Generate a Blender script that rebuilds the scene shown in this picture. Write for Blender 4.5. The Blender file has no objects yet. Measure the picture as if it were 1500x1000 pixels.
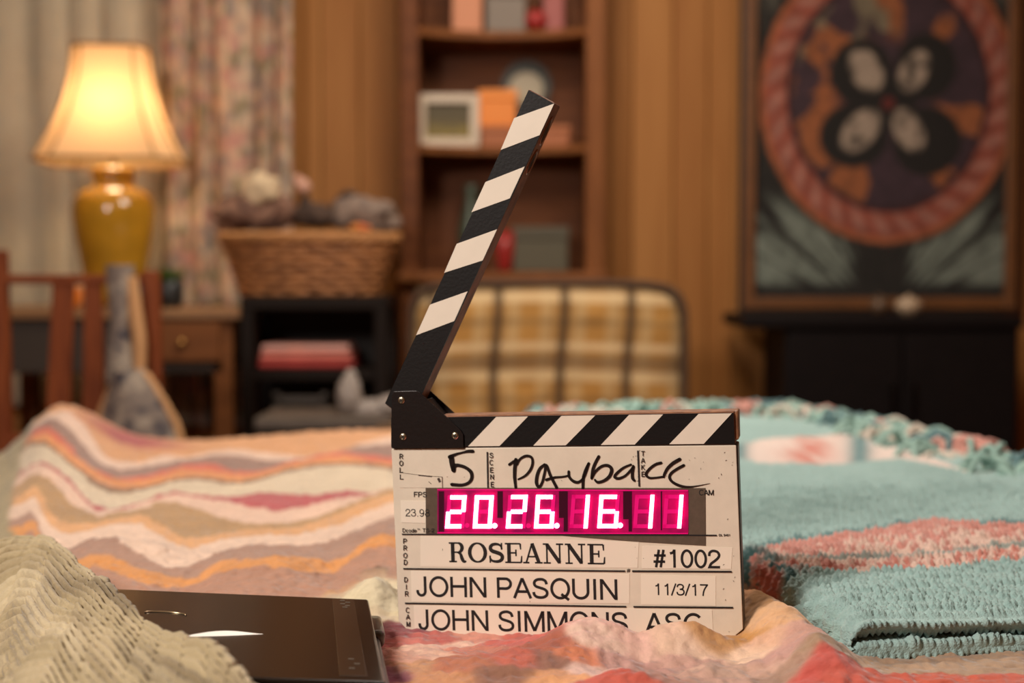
import bpy, bmesh, math, random
import numpy as np
from mathutils import Vector, Matrix, noise as mnoise
random.seed(7); rng = np.random.default_rng(5)
S = bpy.context.scene; COL = S.collection
# ------------------------------------------------------------------ camera, world, lights, exposure
F = 50 / 36 * 1500; PITCH = math.atan(100 / F); HC = 0.905; BED = 0.602
cam = bpy.data.cameras.new('camera'); cam.lens = 50; cam.sensor_width = 36; cam.clip_start = .05
camo = bpy.data.objects.new('camera', cam); COL.objects.link(camo); S.camera = camo
camo.location = (0, 0, HC); camo.rotation_euler = (math.pi / 2 - PITCH, 0, 0)
cam.dof.use_dof = True; cam.dof.focus_distance = 1.135; cam.dof.aperture_fstop = 3.5
S.view_settings.view_transform = 'Standard'; S.view_settings.look = 'None'
S.view_settings.gamma = 1; S.view_settings.use_curve_mapping = False
S.view_settings.exposure = 0.0
W = bpy.data.worlds.new('world'); S.world = W; W.use_nodes = True
W.node_tree.nodes['Background'].inputs[0].default_value = (.9, .9, .92, 1)
W.node_tree.nodes['Background'].inputs[1].default_value = 1.5
def area(name, loc, target, size, power, col, sy=None):
    l = bpy.data.lights.new(name, 'AREA'); l.energy = power; l.color = col; l.size = size
    if sy: l.shape = 'RECTANGLE'; l.size_y = sy
    o = bpy.data.objects.new(name, l); COL.objects.link(o); o.location = loc
    o.rotation_euler = (Vector(target) - Vector(loc)).to_track_quat('-Z', 'Y').to_euler(); return o
area('unseen_key_light', (-1.25, -.25, 2.1), (.1, 1.25, .65), .55, 58, (1, .90, .81))  # unseen soft set light from the front left, no fixture
area('unseen_bed_light', (.3, 2.5, 2.5), (.1, 1.9, .6), .7, 26, (1, .9, .8))  # unseen soft light above the bed, no fixture
area('unseen_wall_light', (.1, 3.1, 2.55), (.0, 4.4, 1.1), .6, 30, (1, .86, .68), 1.6)  # unseen light added to brighten the back wall

# ------------------------------------------------------------------ projection helpers (measuring the photograph into the room)
cp, sp_ = math.cos(PITCH), math.sin(PITCH)
def ray(px, py):
    x = (px - 750) / F; y = (500 - py) / F
    return Vector((x, y * sp_ + cp, y * cp - sp_))
def at(px, py, Y):
    r = ray(px, py); return Vector((0, 0, HC)) + r * (Y / r.y)
def onz(px, py, z):
    r = ray(px, py); return Vector((0, 0, HC)) + r * ((z - HC) / r.z)
def lin(c):
    return tuple(((v / 255) / 12.92 if v / 255 <= .04045 else ((v / 255 + .055) / 1.055) ** 2.4) for v in c)

# ------------------------------------------------------------------ materials
MATS = {}
def mat(name, rgb, rough=.6, metal=0, var=0, vscale=20, bump=0, bscale=60, rgb2=None, stretch=None, emit=None, estr=0, trans=0, coat=0, attr=False, spec=None):
    if name in MATS: return MATS[name]
    m = bpy.data.materials.new(name); m.use_nodes = True; N = m.node_tree.nodes; L = m.node_tree.links
    b = N['Principled BSDF']; c = (*lin(rgb), 1)
    b.inputs['Base Color'].default_value = c; b.inputs['Roughness'].default_value = rough; b.inputs['Metallic'].default_value = metal
    if spec is not None: b.inputs['Specular IOR Level'].default_value = spec
    if coat: b.inputs['Coat Weight'].default_value = coat
    tc = N.new('ShaderNodeTexCoord'); mp = N.new('ShaderNodeMapping'); L.new(tc.outputs['Object'], mp.inputs[0])
    if stretch: mp.inputs['Scale'].default_value = stretch
    src = None
    if attr:
        a = N.new('ShaderNodeVertexColor'); a.layer_name = 'Col'; src = a.outputs[0]
    if var or rgb2:
        n = N.new('ShaderNodeTexNoise'); n.inputs['Scale'].default_value = vscale; n.inputs['Detail'].default_value = 4
        L.new(mp.outputs[0], n.inputs[0])
        mx = N.new('ShaderNodeMix'); mx.data_type = 'RGBA'
        if src is not None:
            hs = N.new('ShaderNodeHueSaturation'); hs.inputs['Value'].default_value = 1 - var
            L.new(src, hs.inputs['Color']); L.new(src, mx.inputs[6]); L.new(hs.outputs[0], mx.inputs[7])
        else:
            mx.inputs[6].default_value = c
            mx.inputs[7].default_value = (*lin(rgb2), 1) if rgb2 else (*[v * (1 - var) for v in c[:3]], 1)
        rp = N.new('ShaderNodeMapRange'); rp.inputs[1].default_value = .35; rp.inputs[2].default_value = .65
        L.new(n.outputs[0], rp.inputs[0]); L.new(rp.outputs[0], mx.inputs[0]); src = mx.outputs[2]
    if src is not None: L.new(src, b.inputs['Base Color'])
    if bump:
        n2 = N.new('ShaderNodeTexNoise'); n2.inputs['Scale'].default_value = bscale; n2.inputs['Detail'].default_value = 5
        L.new(mp.outputs[0], n2.inputs[0]); bp = N.new('ShaderNodeBump'); bp.inputs['Strength'].default_value = bump
        bp.inputs['Distance'].default_value = .004; L.new(n2.outputs[0], bp.inputs['Height']); L.new(bp.outputs[0], b.inputs['Normal'])
    if estr:
        b.inputs['Emission Color'].default_value = (*emit, 1); b.inputs['Emission Strength'].default_value = estr
    if trans:
        t = N.new('ShaderNodeBsdfTranslucent'); ms = N.new('ShaderNodeMixShader'); ms.inputs[0].default_value = trans
        if src is not None: L.new(src, t.inputs[0])
        else: t.inputs[0].default_value = c
        L.new(b.outputs[0], ms.inputs[1]); L.new(t.outputs[0], ms.inputs[2]); L.new(ms.outputs[0], N['Material Output'].inputs[0])
    MATS[name] = m; return m

# ------------------------------------------------------------------ mesh helpers
def finish(name, bm, m, parent=None, smooth=False):
    me = bpy.data.meshes.new(name); bmesh.ops.recalc_face_normals(bm, faces=bm.faces); bm.to_mesh(me); bm.free()
    for mm in (m if isinstance(m, (list, tuple)) else [m]): me.materials.append(mm)
    if smooth: me.polygons.foreach_set('use_smooth', [True] * len(me.polygons))
    o = bpy.data.objects.new(name, me); COL.objects.link(o)
    if parent is not None: o.parent = parent
    return o
def tag(o, label, cat=None, group=None, kind=None):
    if label: o['label'] = label
    if cat: o['category'] = cat
    if group: o['group'] = group
    if kind: o['kind'] = kind
    return o
def thing(name, label, cat, loc=(0, 0, 0), rz=0, group=None):
    o = bpy.data.objects.new(name, None); o.empty_display_size = .05; COL.objects.link(o)
    o.location = loc; o.rotation_euler = (0, 0, rz); return tag(o, label, cat, group)
def struct(name, bm, m, parent=None, smooth=False):
    o = finish(name, bm, m, parent, smooth)
    if parent is None: o['kind'] = 'structure'
    return o
def abox(bm, x0, x1, y0, y1, z0, z1, bev=0, seg=2):
    t = bmesh.new(); bmesh.ops.create_cube(t, size=1)
    bmesh.ops.scale(t, vec=(abs(x1 - x0), abs(y1 - y0), abs(z1 - z0)), verts=t.verts)
    bmesh.ops.translate(t, vec=((x0 + x1) / 2, (y0 + y1) / 2, (z0 + z1) / 2), verts=t.verts)
    if bev: bmesh.ops.bevel(t, geom=t.edges[:], offset=bev, segments=seg, profile=.5, affect='EDGES')
    join(bm, t); return bm
def join(bm, t, M=None):
    if M is not None: bmesh.ops.transform(t, matrix=M, verts=t.verts)
    me = bpy.data.meshes.new('tmp'); t.to_mesh(me); t.free(); bm.from_mesh(me); bpy.data.meshes.remove(me)
def box(*a, **k): return abox(bmesh.new(), *a, **k)
def prism(pts, y0, y1, bev=0, bm=None, axis='y'):
    t = bmesh.new(); f = (lambda p, y: (p[0], y, p[1])) if axis == 'y' else (lambda p, y: (p[0], p[1], y))
    a = [t.verts.new(f(p, y0)) for p in pts]; b = [t.verts.new(f(p, y1)) for p in pts]; n = len(pts)
    t.faces.new(a); t.faces.new(b[::-1])
    for i in range(n): t.faces.new((a[i], b[i], b[(i + 1) % n], a[(i + 1) % n]))
    if bev: bmesh.ops.bevel(t, geom=t.edges[:], offset=bev, segments=2, profile=.5, affect='EDGES')
    if bm is None: return t
    join(bm, t); return bm
def tube(bm, pts, r, n=8, cap=True):
    pts = [Vector(p) for p in pts]; rings = []
    for i, p in enumerate(pts):
        d = (pts[min(i + 1, len(pts) - 1)] - pts[max(i - 1, 0)]).normalized()
        u = d.cross(Vector((0, 0, 1)));  u = u.normalized() if u.length > .01 else Vector((1, 0, 0)); v = d.cross(u)
        rr = r[i] if isinstance(r, (list, tuple)) else r
        rings.append([bm.verts.new(p + (u * math.cos(a) + v * math.sin(a)) * rr) for a in [2 * math.pi * k / n for k in range(n)]])
    for a, b in zip(rings, rings[1:]):
        for k in range(n): bm.faces.new((a[k], a[(k + 1) % n], b[(k + 1) % n], b[k]))
    if cap: bm.faces.new(rings[0]); bm.faces.new(rings[-1][::-1])
    return bm
def lathe(bm, prof, c=(0, 0, 0), n=40, sx=1, sy=1):
    rings = [[bm.verts.new((c[0] + r * sx * math.cos(2 * math.pi * k / n), c[1] + r * sy * math.sin(2 * math.pi * k / n), c[2] + z)) for k in range(n)] for r, z in prof]
    for a, b in zip(rings, rings[1:]):
        for k in range(n): bm.faces.new((a[k], a[(k + 1) % n], b[(k + 1) % n], b[k]))
    bm.faces.new(rings[0]); bm.faces.new(rings[-1]); return bm
def gridmesh(name, P, m, parent=None, col=None, smooth=True, flip=False):
    """P: (nv, nu, 3) array"""
    nv, nu = P.shape[:2]; me = bpy.data.meshes.new(name)
    idx = np.arange(nv * nu).reshape(nv, nu)
    q = np.stack([idx[:-1, :-1], idx[:-1, 1:], idx[1:, 1:], idx[1:, :-1]], -1).reshape(-1, 4)
    if flip: q = q[:, ::-1]
    me.vertices.add(nv * nu); me.vertices.foreach_set('co', P.reshape(-1).astype(np.float32))
    me.loops.add(q.size); me.loops.foreach_set('vertex_index', q.reshape(-1).astype(np.int32))
    me.polygons.add(len(q)); me.polygons.foreach_set('loop_start', np.arange(0, q.size, 4, dtype=np.int32))
    me.polygons.foreach_set('use_smooth', np.ones(len(q), dtype=bool) if smooth else np.zeros(len(q), dtype=bool))
    me.update(calc_edges=True); me.materials.append(m)
    if col is not None:
        a = me.color_attributes.new('Col', 'FLOAT_COLOR', 'POINT')
        c4 = np.ones((nv * nu, 4), np.float32); c4[:, :3] = col.reshape(-1, 3); a.data.foreach_set('color', c4.reshape(-1))
    o = bpy.data.objects.new(name, me); COL.objects.link(o)
    if parent is not None: o.parent = parent
    return o
# value noise
_tab = rng.random((256, 256))
def vnoise(x, y):
    xi = np.floor(x).astype(int); yi = np.floor(y).astype(int); fx = x - xi; fy = y - yi
    fx = fx * fx * (3 - 2 * fx); fy = fy * fy * (3 - 2 * fy)
    g = lambda a, b: _tab[a % 256, b % 256]
    return (g(xi, yi) * (1 - fx) + g(xi + 1, yi) * fx) * (1 - fy) + (g(xi, yi + 1) * (1 - fx) + g(xi + 1, yi + 1) * fx) * fy - .5
def fbm(x, y, o=4):
    s = 0; a = 1
    for k in range(o): s = s + a * vnoise(x * 2 ** k + 17 * k, y * 2 ** k + 31 * k); a *= .5
    return s
def sstep(a, b, x):
    t = np.clip((x - a) / (b - a), 0, 1); return t * t * (3 - 2 * t)
LINC = lambda c: np.array(lin(c))

# ================================================================== ROOM
YW = 4.4
M_floor = mat('floor_wood', (88, 60, 40), .5, var=.4, vscale=4, stretch=(1, 8, 1))
struct('floor', box(-2.6, 2.6, -1.5, YW + .3, -.05, 0), M_floor)
struct('ceiling', box(-2.6, 2.6, -1.5, YW + .3, 2.7, 2.75), mat('ceiling_paint', (200, 185, 165), .9, var=.05))
M_pan = mat('wood_panelling', (164, 110, 58), .6, spec=.25, rgb2=(152, 98, 48), vscale=3, stretch=(5, 5, .6), bump=.1)
M_pan2 = mat('wood_panelling_light', (172, 118, 64), .6, spec=.25, rgb2=(160, 106, 54), vscale=3, stretch=(5, 5, .5), bump=.1)
M_dark = mat('groove_dark', (104, 64, 32), .8)
struct('wall_left', box(-2.65, -2.6, -1.5, YW + .3, 0, 2.7), M_pan)
struct('wall_right', box(2.6, 2.65, -1.5, YW + .3, 0, 2.7), M_pan)
struct('wall_front', box(-2.6, 2.6, -1.55, -1.5, 0, 2.7), M_pan)
WX0, WX1, WZ0, WZ1 = -2.2, -1.0, .72, 2.25
bm = bmesh.new()
abox(bm, -2.6, WX0, YW + .02, YW + .1, 0, 2.7); abox(bm, WX0, WX1, YW + .02, YW + .1, 0, WZ0); abox(bm, WX0, WX1, YW + .02, YW + .1, WZ1, 2.7)
abox(bm, WX1, 2.6, YW + .02, YW + .1, 0, 2.7)
wall = struct('wall_back', bm, M_dark)
edges = [-2.6, -2.4, WX0]; x = WX1
pxs = [415, 472, 528, 585, 640, 700, 760, 820, 893, 925, 985, 1035, 1075, 1145, 1220, 1300, 1380, 1440, 1496, 1560]
bx_ = [WX1] + [at(p, 400, YW).x for p in pxs] + [1.9, 2.1, 2.35, 2.6]
M_pl = [M_pan, M_pan2]
for i, (a, b) in enumerate(zip(bx_, bx_[1:])):
    finish('panel', box(a + .0015, b - .0015, YW, YW + .02, 0.0, 2.7, bev=.002, seg=1), M_pl[(i * 7 + i // 3) % 2], wall)
for a, b in zip(edges, edges[1:]): finish('panel', box(a + .003, b - .003, YW, YW + .02, 0, 2.7, bev=.004, seg=1), M_pan, wall)
for i in range(6):
    a = WX0 + (WX1 - WX0) / 6 * i
    finish('panel', box(a + .003, a + (WX1 - WX0) / 6 - .003, YW, YW + .02, 0, WZ0, bev=.004, seg=1), M_pl[i % 2], wall)
struct('baseboard_back', box(-2.6, 2.6, YW - .015, YW, 0, .09, bev=.004), mat('trim_wood', (96, 58, 28), .5))
# window
M_wf = mat('window_frame_paint', (190, 175, 150), .5)
bm = bmesh.new()
for a in (WX0, WX0 + .58, WX1 - .04): abox(bm, a, a + .04, YW + .02, YW + .07, WZ0, WZ1, bev=.004)
for z in (WZ0, 1.46, WZ1 - .04): abox(bm, WX0, WX1, YW + .022, YW + .068, z, z + .04, bev=.004)
win = struct('window_1', bm, M_wf)
gl = bpy.data.materials.new('window_glass'); gl.use_nodes = True; g = gl.node_tree.nodes['Principled BSDF']
g.inputs['Transmission Weight'].default_value = 1; g.inputs['Roughness'].default_value = .02; g.inputs['IOR'].default_value = 1.45
for a in (WX0 + .04, WX0 + .62):
    for z0, z1 in ((WZ0 + .04, 1.46), (1.5, WZ1 - .04)):
        finish('pane', box(a, min(a + .54, WX1 - .04), YW + .043, YW + .047, z0, z1), gl, win)
# curtains
def curtain(name, x0, x1, z0, z1, y, amp, nf, m, colf, label, cat='curtain', th=.0):
    nu, nv = 260, 90; u = np.linspace(0, 1, nu)[None, :]; v = np.linspace(0, 1, nv)[:, None]
    X = x0 + (x1 - x0) * u + .012 * np.sin(v * 3 + u * 9); ph = u * nf * 2 * math.pi + 1.2 * np.sin(u * 17) + v * .7
    Y = y + amp * np.sin(ph) * (0.6 + .4 * v) + .01 * vnoise(u * 20 + v * 0, v * 5 + u * 0)
    Z = z1 + (z0 - z1) * v + 0 * u
    P = np.stack([X + 0 * v, Y, Z], -1); c = colf(u + 0 * v, v + 0 * u, ph)
    root = thing(name, label, cat, ((x0 + x1) / 2, y, z0))
    o = gridmesh('cloth', P - np.array([(x0 + x1) / 2, y, z0]), m, root, c)
    sm = o.modifiers.new('thick', 'SOLIDIFY'); sm.thickness = .002
    b = bmesh.new(); tube(b, [(x0 - (x0 + x1) / 2, 0, z1 - z0 + .01), (x1 - (x0 + x1) / 2, 0, z1 - z0 + .01)], .012)
    finish('curtain_rod', b, mat('rod_brass', (120, 95, 60), .35, 1), root); return root
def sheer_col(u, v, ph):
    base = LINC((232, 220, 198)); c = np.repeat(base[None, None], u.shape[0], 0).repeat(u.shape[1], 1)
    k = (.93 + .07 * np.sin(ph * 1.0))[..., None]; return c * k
def floral_col(u, v, ph):
    n1 = fbm(u * 14, v * 60, 3); n2 = fbm(u * 18 + 40, v * 75 + 9, 3); n3 = fbm(u * 16 + 80, v * 66 + 50, 3)
    c = np.zeros(u.shape + (3,)) + LINC((212, 176, 150))
    for n, rgb, t in ((n1, (204, 156, 144), .06), (n2, (160, 148, 142), .06), (n3, (222, 198, 172), .12), (n1 * n2 * 8, (150, 142, 112), .35)):
        w = sstep(t - .05, t + .12, n)[..., None]; c = c * (1 - w) + LINC(rgb) * w
    return c
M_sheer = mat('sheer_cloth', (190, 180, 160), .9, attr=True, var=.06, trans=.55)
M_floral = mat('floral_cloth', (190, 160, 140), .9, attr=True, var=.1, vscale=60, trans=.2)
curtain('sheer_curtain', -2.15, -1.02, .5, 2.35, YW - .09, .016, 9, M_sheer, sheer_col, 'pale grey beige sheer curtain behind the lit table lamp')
curtain('floral_curtain', at(228, 0, YW - .17).x, at(432, 0, YW - .17).x, .45, 2.35, YW - .17, .03, 5, M_floral, floral_col, 'pink and grey floral print curtain beside the wood panelled wall')

# ================================================================== CORNER BOOKSHELF
YB = 4.12
M_sh = mat('bookshelf_wood', (108, 62, 32), .6, spec=.2, rgb2=(88, 48, 24), vscale=5, stretch=(1, 1, 6), bump=.08)
M_sh2 = mat('bookshelf_edge_wood', (128, 78, 40), .6, spec=.2, rgb2=(112, 66, 32), vscale=5, stretch=(6, 1, 1))
xl, xr = at(588, 300, YB).x, at(886, 300, YB).x; xc = (xl + xr) / 2; wl = xl - xc; wr = xr - xc
shelf = thing('bookshelf', 'built-in reddish wooden corner bookshelf with open shelves against the panelled wall', 'bookshelf', (xc, YB, 0))
zof = lambda py, Y=YB: at(750, py, Y).z
finish('side_panel', box(wl, wl + .05, 0, .27, 0, 2.3, bev=.003), M_sh, shelf)
finish('side_panel', box(wr - .055, wr, 0, .27, 0, 2.3, bev=.003), M_sh2, shelf)
finish('back_panel', box(wl + .05, wr - .055, .255, .27, 0, 2.3), M_sh, shelf)
finish('top_panel', box(wl, wr, 0, .27, 2.3, 2.34, bev=.003), M_sh, shelf)
def shelf_board(z, t=.022):
    n = 16; pts = [(wl + .05, .253)]
    for i in range(n + 1):
        u = i / n; pts.append((wl + .05 + (wr - wl - .105) * u, .004 + .07 * math.sin(math.pi * u) ** .8 ))
    pts.append((wr - .055, .253))
    finish('shelf_board', prism(pts, z - t, z, axis='z', bev=.002), M_sh2, shelf)
Z1, Z2, Z3 = zof(39), zof(211), zof(398)
for z in (Z1, Z2, Z1 + .36): shelf_board(z)
finish('shelf_board', box(wl - .01, wr + .01, -.03, .253, Z3 - .03, Z3, bev=.006), M_sh2, shelf)
for s in (0, 1):
    a = wl + .05 + s * (wr - wl - .105) / 2; b = a + (wr - wl - .105) / 2
    d = finish('cabinet_door', box(a + .003, b - .003, -.002, .02, .1, Z3 - .035, bev=.006), M_sh, shelf)
    bm = bmesh.new(); lathe(bm, [(.004, 0), (.012, .008), (.012, .014), (.002, .02)], n=16); bmesh.ops.rotate(bm, matrix=Matrix.Rotation(math.pi / 2, 3, 'X'), verts=bm.verts)
    bmesh.ops.translate(bm, vec=((b - .03) if s == 0 else a + .03, -.002, .6), verts=bm.verts); finish('knob', bm, mat('brass_knob', (150, 110, 60), .3, 1), d)
# things on the bookshelf
def P(px, py, Y): return at(px, py, Y)
def boxthing(name, label, cat, p0, p1, Y, depth, rgb, base=None, group=None, bev=.004, lid=None, **k):
    a = at(p0[0], p0[1], Y); b = at(p1[0], p1[1], Y); z0 = base if base is not None else b.z
    t = thing(name, label, cat, ((a.x + b.x) / 2, Y + depth / 2, z0), 0, group); w = (b.x - a.x) / 2; h = a.z - z0
    if lid:
        finish('body', box(-w, w, -depth / 2, depth / 2, 0, h * .72, bev=bev), mat('paint_' + name, rgb, **k), t)
        finish('lid', box(-w - .004, w + .004, -depth / 2 - .004, depth / 2 + .004, h * .72, h, bev=bev), mat('lid_' + name, lid, **k), t)
    else:
        tag(t, t['label']); finish('body', box(-w, w, -depth / 2, depth / 2, 0, h, bev=bev), mat('paint_' + name, rgb, **k), t)
    return t
YS = YB + .09
boxthing('storage_box', 'peach cardboard box on the top shelf of the bookshelf, left', 'box', (662, -45), (706, 36), YS, .1, (196, 130, 96), base=Z1, lid=(206, 140, 104))
boxthing('game_box', 'grey box lying on the top shelf between the peach and pink boxes', 'box', (712, -25), (770, 30), YS, .1, (120, 108, 98), base=Z1, lid=(110, 100, 92))
boxthing('toy_box', 'dusty pink box on the top shelf of the bookshelf, right', 'box', (796, -30), (826, 30), YS, .1, (150, 78, 74), base=Z1, lid=(140, 66, 66))
t = thing('toy_ball', 'small dark red ball on the top shelf in front of the pink box', 'ball', (at(785, 36, YS - .02).x, YS - .01, Z1))
bm = bmesh.new(); bmesh.ops.create_uvsphere(bm, u_segments=24, v_segments=16, radius=.032); bmesh.ops.translate(bm, vec=(0, 0, .032), verts=bm.verts); finish('ball_skin', bm, mat('red_rubber', (150, 30, 28), .4), t, True)
# white framed picture
a, b = at(611, 138, YS), at(702, 224, YS)
t = thing('picture_frame', 'white framed small picture with olive image on the middle shelf', 'picture frame', ((a.x + b.x) / 2, YS, Z2)); w = (b.x - a.x) / 2; h = a.z - Z2; fw = .026
M_white = mat('white_frame_paint', (205, 188, 168), .5, var=.06)
fr = bmesh.new()
for q in ((-w, -w + fw, 0, h), (w - fw, w, 0, h), (-w + fw, w - fw, 0, fw), (-w + fw, w - fw, h - fw, h)): abox(fr, q[0], q[1], -.01, .014, q[2], q[3], bev=.002)
finish('frame', fr, M_white, t)
nu = 60; U, V = np.meshgrid(np.linspace(0, 1, nu), np.linspace(0, 1, 40)); k = (sstep(.1, .5, V) * (1 - sstep(.5, .9, V)))[..., None]
c = LINC((72, 58, 16)) * (1 - .0 * k) + (LINC((128, 108, 30)) - LINC((72, 58, 16))) * (1 - sstep(.15, .6, V))[..., None] * (.7 + fbm(U * 5, V * 12, 3)[..., None])
gridmesh('picture', np.stack([-w + fw * .9 + (2 * w - 1.8 * fw) * U, 0 * U + .004, fw * .9 + (h - 1.8 * fw) * V], -1), mat('print_paper', (90, 80, 30), .5, attr=True), t, np.clip(c, 0, 1))
finish('backing', box(-w + .004, w - .004, .006, .018, .004, h - .004), M_dark, t)
boxthing('orange_box', 'bright orange cardboard box stacked on a brown box, middle shelf', 'box', (702, 131), (756, 184), YS + .005, .09, (226, 132, 52), lid=(230, 138, 58))
boxthing('brown_box', 'terracotta brown low box under the orange box on the middle shelf', 'box', (704, 184), (834, 216), YS, .11, (158, 92, 54), base=Z2, lid=(166, 98, 58))
# round clock
t = thing('round_clock', 'round grey white clock with dark arched top behind the orange box', 'clock', (at(771, 130, YS + .13).x, YS + .13, Z2))
zz = at(771, 131, YS + .13).z - Z2
bm = bmesh.new(); bmesh.ops.create_cone(bm, cap_ends=True, segments=32, radius1=.058, radius2=.05, depth=.02, matrix=Matrix.Translation((0, 0, zz)) @ Matrix.Rotation(math.pi / 2, 4, 'X')); finish('clock_face', bm, mat('clock_white', (168, 156, 132), .4), t)
bm = bmesh.new(); bmesh.ops.create_cone(bm, cap_ends=True, segments=32, radius1=.075, radius2=.075, depth=.02, matrix=Matrix.Translation((0, .018, zz + .012)) @ Matrix.Rotation(math.pi / 2, 4, 'X')); finish('case', bm, mat('clock_case', (48, 52, 48), .5), t)
finish('stand', box(-.05, .05, -.0, .04, 0, zz - .03, bev=.004), mat('clock_case', (0, 0, 0)), t)
bm = bmesh.new(); bmesh.ops.create_uvsphere(bm, u_segments=16, v_segments=10, radius=.012); bmesh.ops.translate(bm, vec=(at(752, 138, YS).x - t.location.x, -.1, at(752, 138, YS).z - Z2 + .002), verts=bm.verts)
k = finish('brass_ornament', bm, mat('brass_bright', (230, 180, 80), .2, 1), None, True); k.location = t.location; tag(k, 'tiny shiny brass ball ornament on top of the orange box', 'ornament')
# lower shelf
def vase(name, label, cat, px, Y, z, prof, rgb, **kk):
    t = thing(name, label, cat, (at(px, 300, Y).x, Y, z)); bm = bmesh.new(); lathe(bm, prof, n=28)
    finish('body', bm, mat('glaze_' + name, rgb, .35, **kk), t, True); return t
vase('teal_vase', 'dull teal slim vase on the lower open shelf, left', 'vase', 690, YS + .08, Z3, [(.02, 0), (.035, .05), (.042, .12), (.02, .2), (.018, .24), (.024, .26)], (66, 74, 60))
vase('red_mug', 'small dark red cup on the lower open shelf', 'cup', 739, YS, Z3, [(.016, 0), (.022, .01), (.03, .07), (.028, .12), (.02, .115)], (150, 40, 36))
boxthing('radio', 'grey green vintage radio on the lower open shelf, right', 'radio', (752, 332), (832, 392), YS, .1, (82, 76, 58), base=Z3, lid=(76, 70, 54))

# ================================================================== FRAMED ART, BLACK CABINET
YP = YW - .05
M_fw = mat('picture_frame_wood', (112, 70, 36), .45, var=.2)
a, b = at(1092, -110, YP), at(1486, 452, YP)
art = thing('framed_artwork', 'large framed chalk drawing of a red ring round a dark flower', 'artwork', ((a.x + b.x) / 2, YP, b.z)); w = (b.x - a.x) / 2; h = a.z - b.z
fr = bmesh.new(); fw = .035
for q in ((-w, -w + fw, 0, h), (w - fw, w, 0, h), (-w + fw, w - fw, 0, fw), (-w + fw, w - fw, h - fw, h)): abox(fr, q[0], q[1], -.02, .02, q[2], q[3], bev=.004)
finish('frame', fr, M_fw, art)
fr = bmesh.new(); g2 = .012
for q in ((-w - g2, -w, -g2, h + g2), (w, w + g2, -g2, h + g2), (-w, w, -g2, 0), (-w, w, h, h + g2)): abox(fr, q[0], q[1], -.012, .024, q[2], q[3], bev=.002)
finish('outer_moulding', fr, mat('black_moulding', (34, 22, 16), .5), art)
nu, nv = 380, 520; U, V = np.meshgrid(np.linspace(-w + fw, w - fw, nu), np.linspace(fw, h - fw, nv))
PX = (U + art.location.x) / YP * F + 750; PY = 400 - (V + b.z - HC) / YP * F      # design laid out on the board, in board units
dx, dy = (PX - 1298) / 187, (PY - 140) / 216; r = np.hypot(dx, dy); th = np.arctan2(dy, dx)
r = r + .012 * fbm(PX / 20, PY / 20, 2)
c = np.zeros(U.shape + (3,)) + LINC((30, 27, 24))
def mixc(c, w, rgb): w = np.clip(w, 0, 1)[..., None]; return c * (1 - w) + LINC(rgb) * w
# chalk strokes in the lower corners, radiating from the foot of the ring
sa = np.arctan2(PY - 470, np.abs(PX - 1290) + 1); stroke = np.clip(.45 + 2.2 * vnoise(sa * 30, np.hypot(PX - 1290, PY - 470) / 60), 0, 1)
lw = sstep(1.0, 1.08, r) * sstep(25, 60, np.abs(PX - 1290)) * sstep(275, 320, PY) * (1 - sstep(408, 424, PY))
c = mixc(c, stroke * lw * (1.0), (116, 124, 114))
up = sstep(1.02, 1.1, r) * (1 - sstep(60, 110, PY)); c = mixc(c, up * np.clip(.4 + vnoise(PX / 8, PY / 30) * 1.6, 0, 1) * .7, (120, 116, 104))
# inner field
inner = 1 - sstep(.74, .78, r); flame = fbm(th * 3.5 + 9, r * 3, 3)
c = mixc(c, inner, (58, 40, 48))
c = mixc(c, inner * sstep(-.02, .12, np.sin(th * 7) * .2 + flame + (.62 - r) * .8) * sstep(.3, .5, r), (140, 82, 48))
c = mixc(c, inner * sstep(.1, .3, flame) * (dy < -.1) * (dx > 0), (110, 84, 56))
c = mixc(c, inner * sstep(.0, .25, fbm(PX / 30, PY / 30, 2)) * (dy < -.2) * (dx < 0), (116, 104, 84))
# ring
ring = sstep(.76, .8, r) * (1 - sstep(.97, 1.0, r))
c = mixc(c, ring, (132, 62, 46)); rope = .5 + .5 * np.sin(th * 30 + r * 25)
c = mixc(c, ring * rope * (1 - np.abs(r - .88) / .12) * .95, (168, 118, 104)); c = mixc(c, sstep(.74, .76, r) * (1 - sstep(.78, .8, r)), (50, 26, 30))
c = mixc(c, sstep(.95, .97, r) * (1 - sstep(.99, 1.02, r)), (150, 84, 50))
# plain four-petalled blossom
lob = np.zeros_like(r); pet = np.zeros_like(r)
for cx, cy, rx, ry in ((1258, 108, 46, 50), (1352, 100, 46, 50), (1248, 200, 52, 48), (1355, 208, 52, 52)):
    lob = np.maximum(lob, 1 - sstep(.9, 1.05, np.hypot((PX - cx) / rx, (PY - cy) / ry)))
lob = np.maximum(lob, 1 - sstep(.9, 1.1, np.hypot((PX - 1300) / 40, (PY - 152) / 40)))
for cx, cy, rx, ry, an in ((1265, 105, 24, 36, -.5), (1335, 106, 22, 34, .5), (1258, 192, 24, 38, .7), (1328, 192, 22, 36, -.5)):
    X = PX - cx; Y_ = PY - cy; xr_ = X * math.cos(an) + Y_ * math.sin(an); yr_ = -X * math.sin(an) + Y_ * math.cos(an)
    pet = np.maximum(pet, 1 - sstep(.8, 1.05, np.hypot(xr_ / rx, yr_ / ry)))
nz = fbm(PX / 9, PY / 9, 3); c = c * (1 + .5 * np.clip(nz, -.6, .6))[..., None]
c = mixc(c, lob, (24, 20, 18)); c = mixc(c, pet * np.clip(.75 + 1.6 * fbm(PX / 14, PY / 14, 2), 0, 1), (158, 140, 124))
c = mixc(c, 1 - sstep(6, 12, np.hypot(PX - 1298, PY - 153)), (96, 34, 30))
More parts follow.
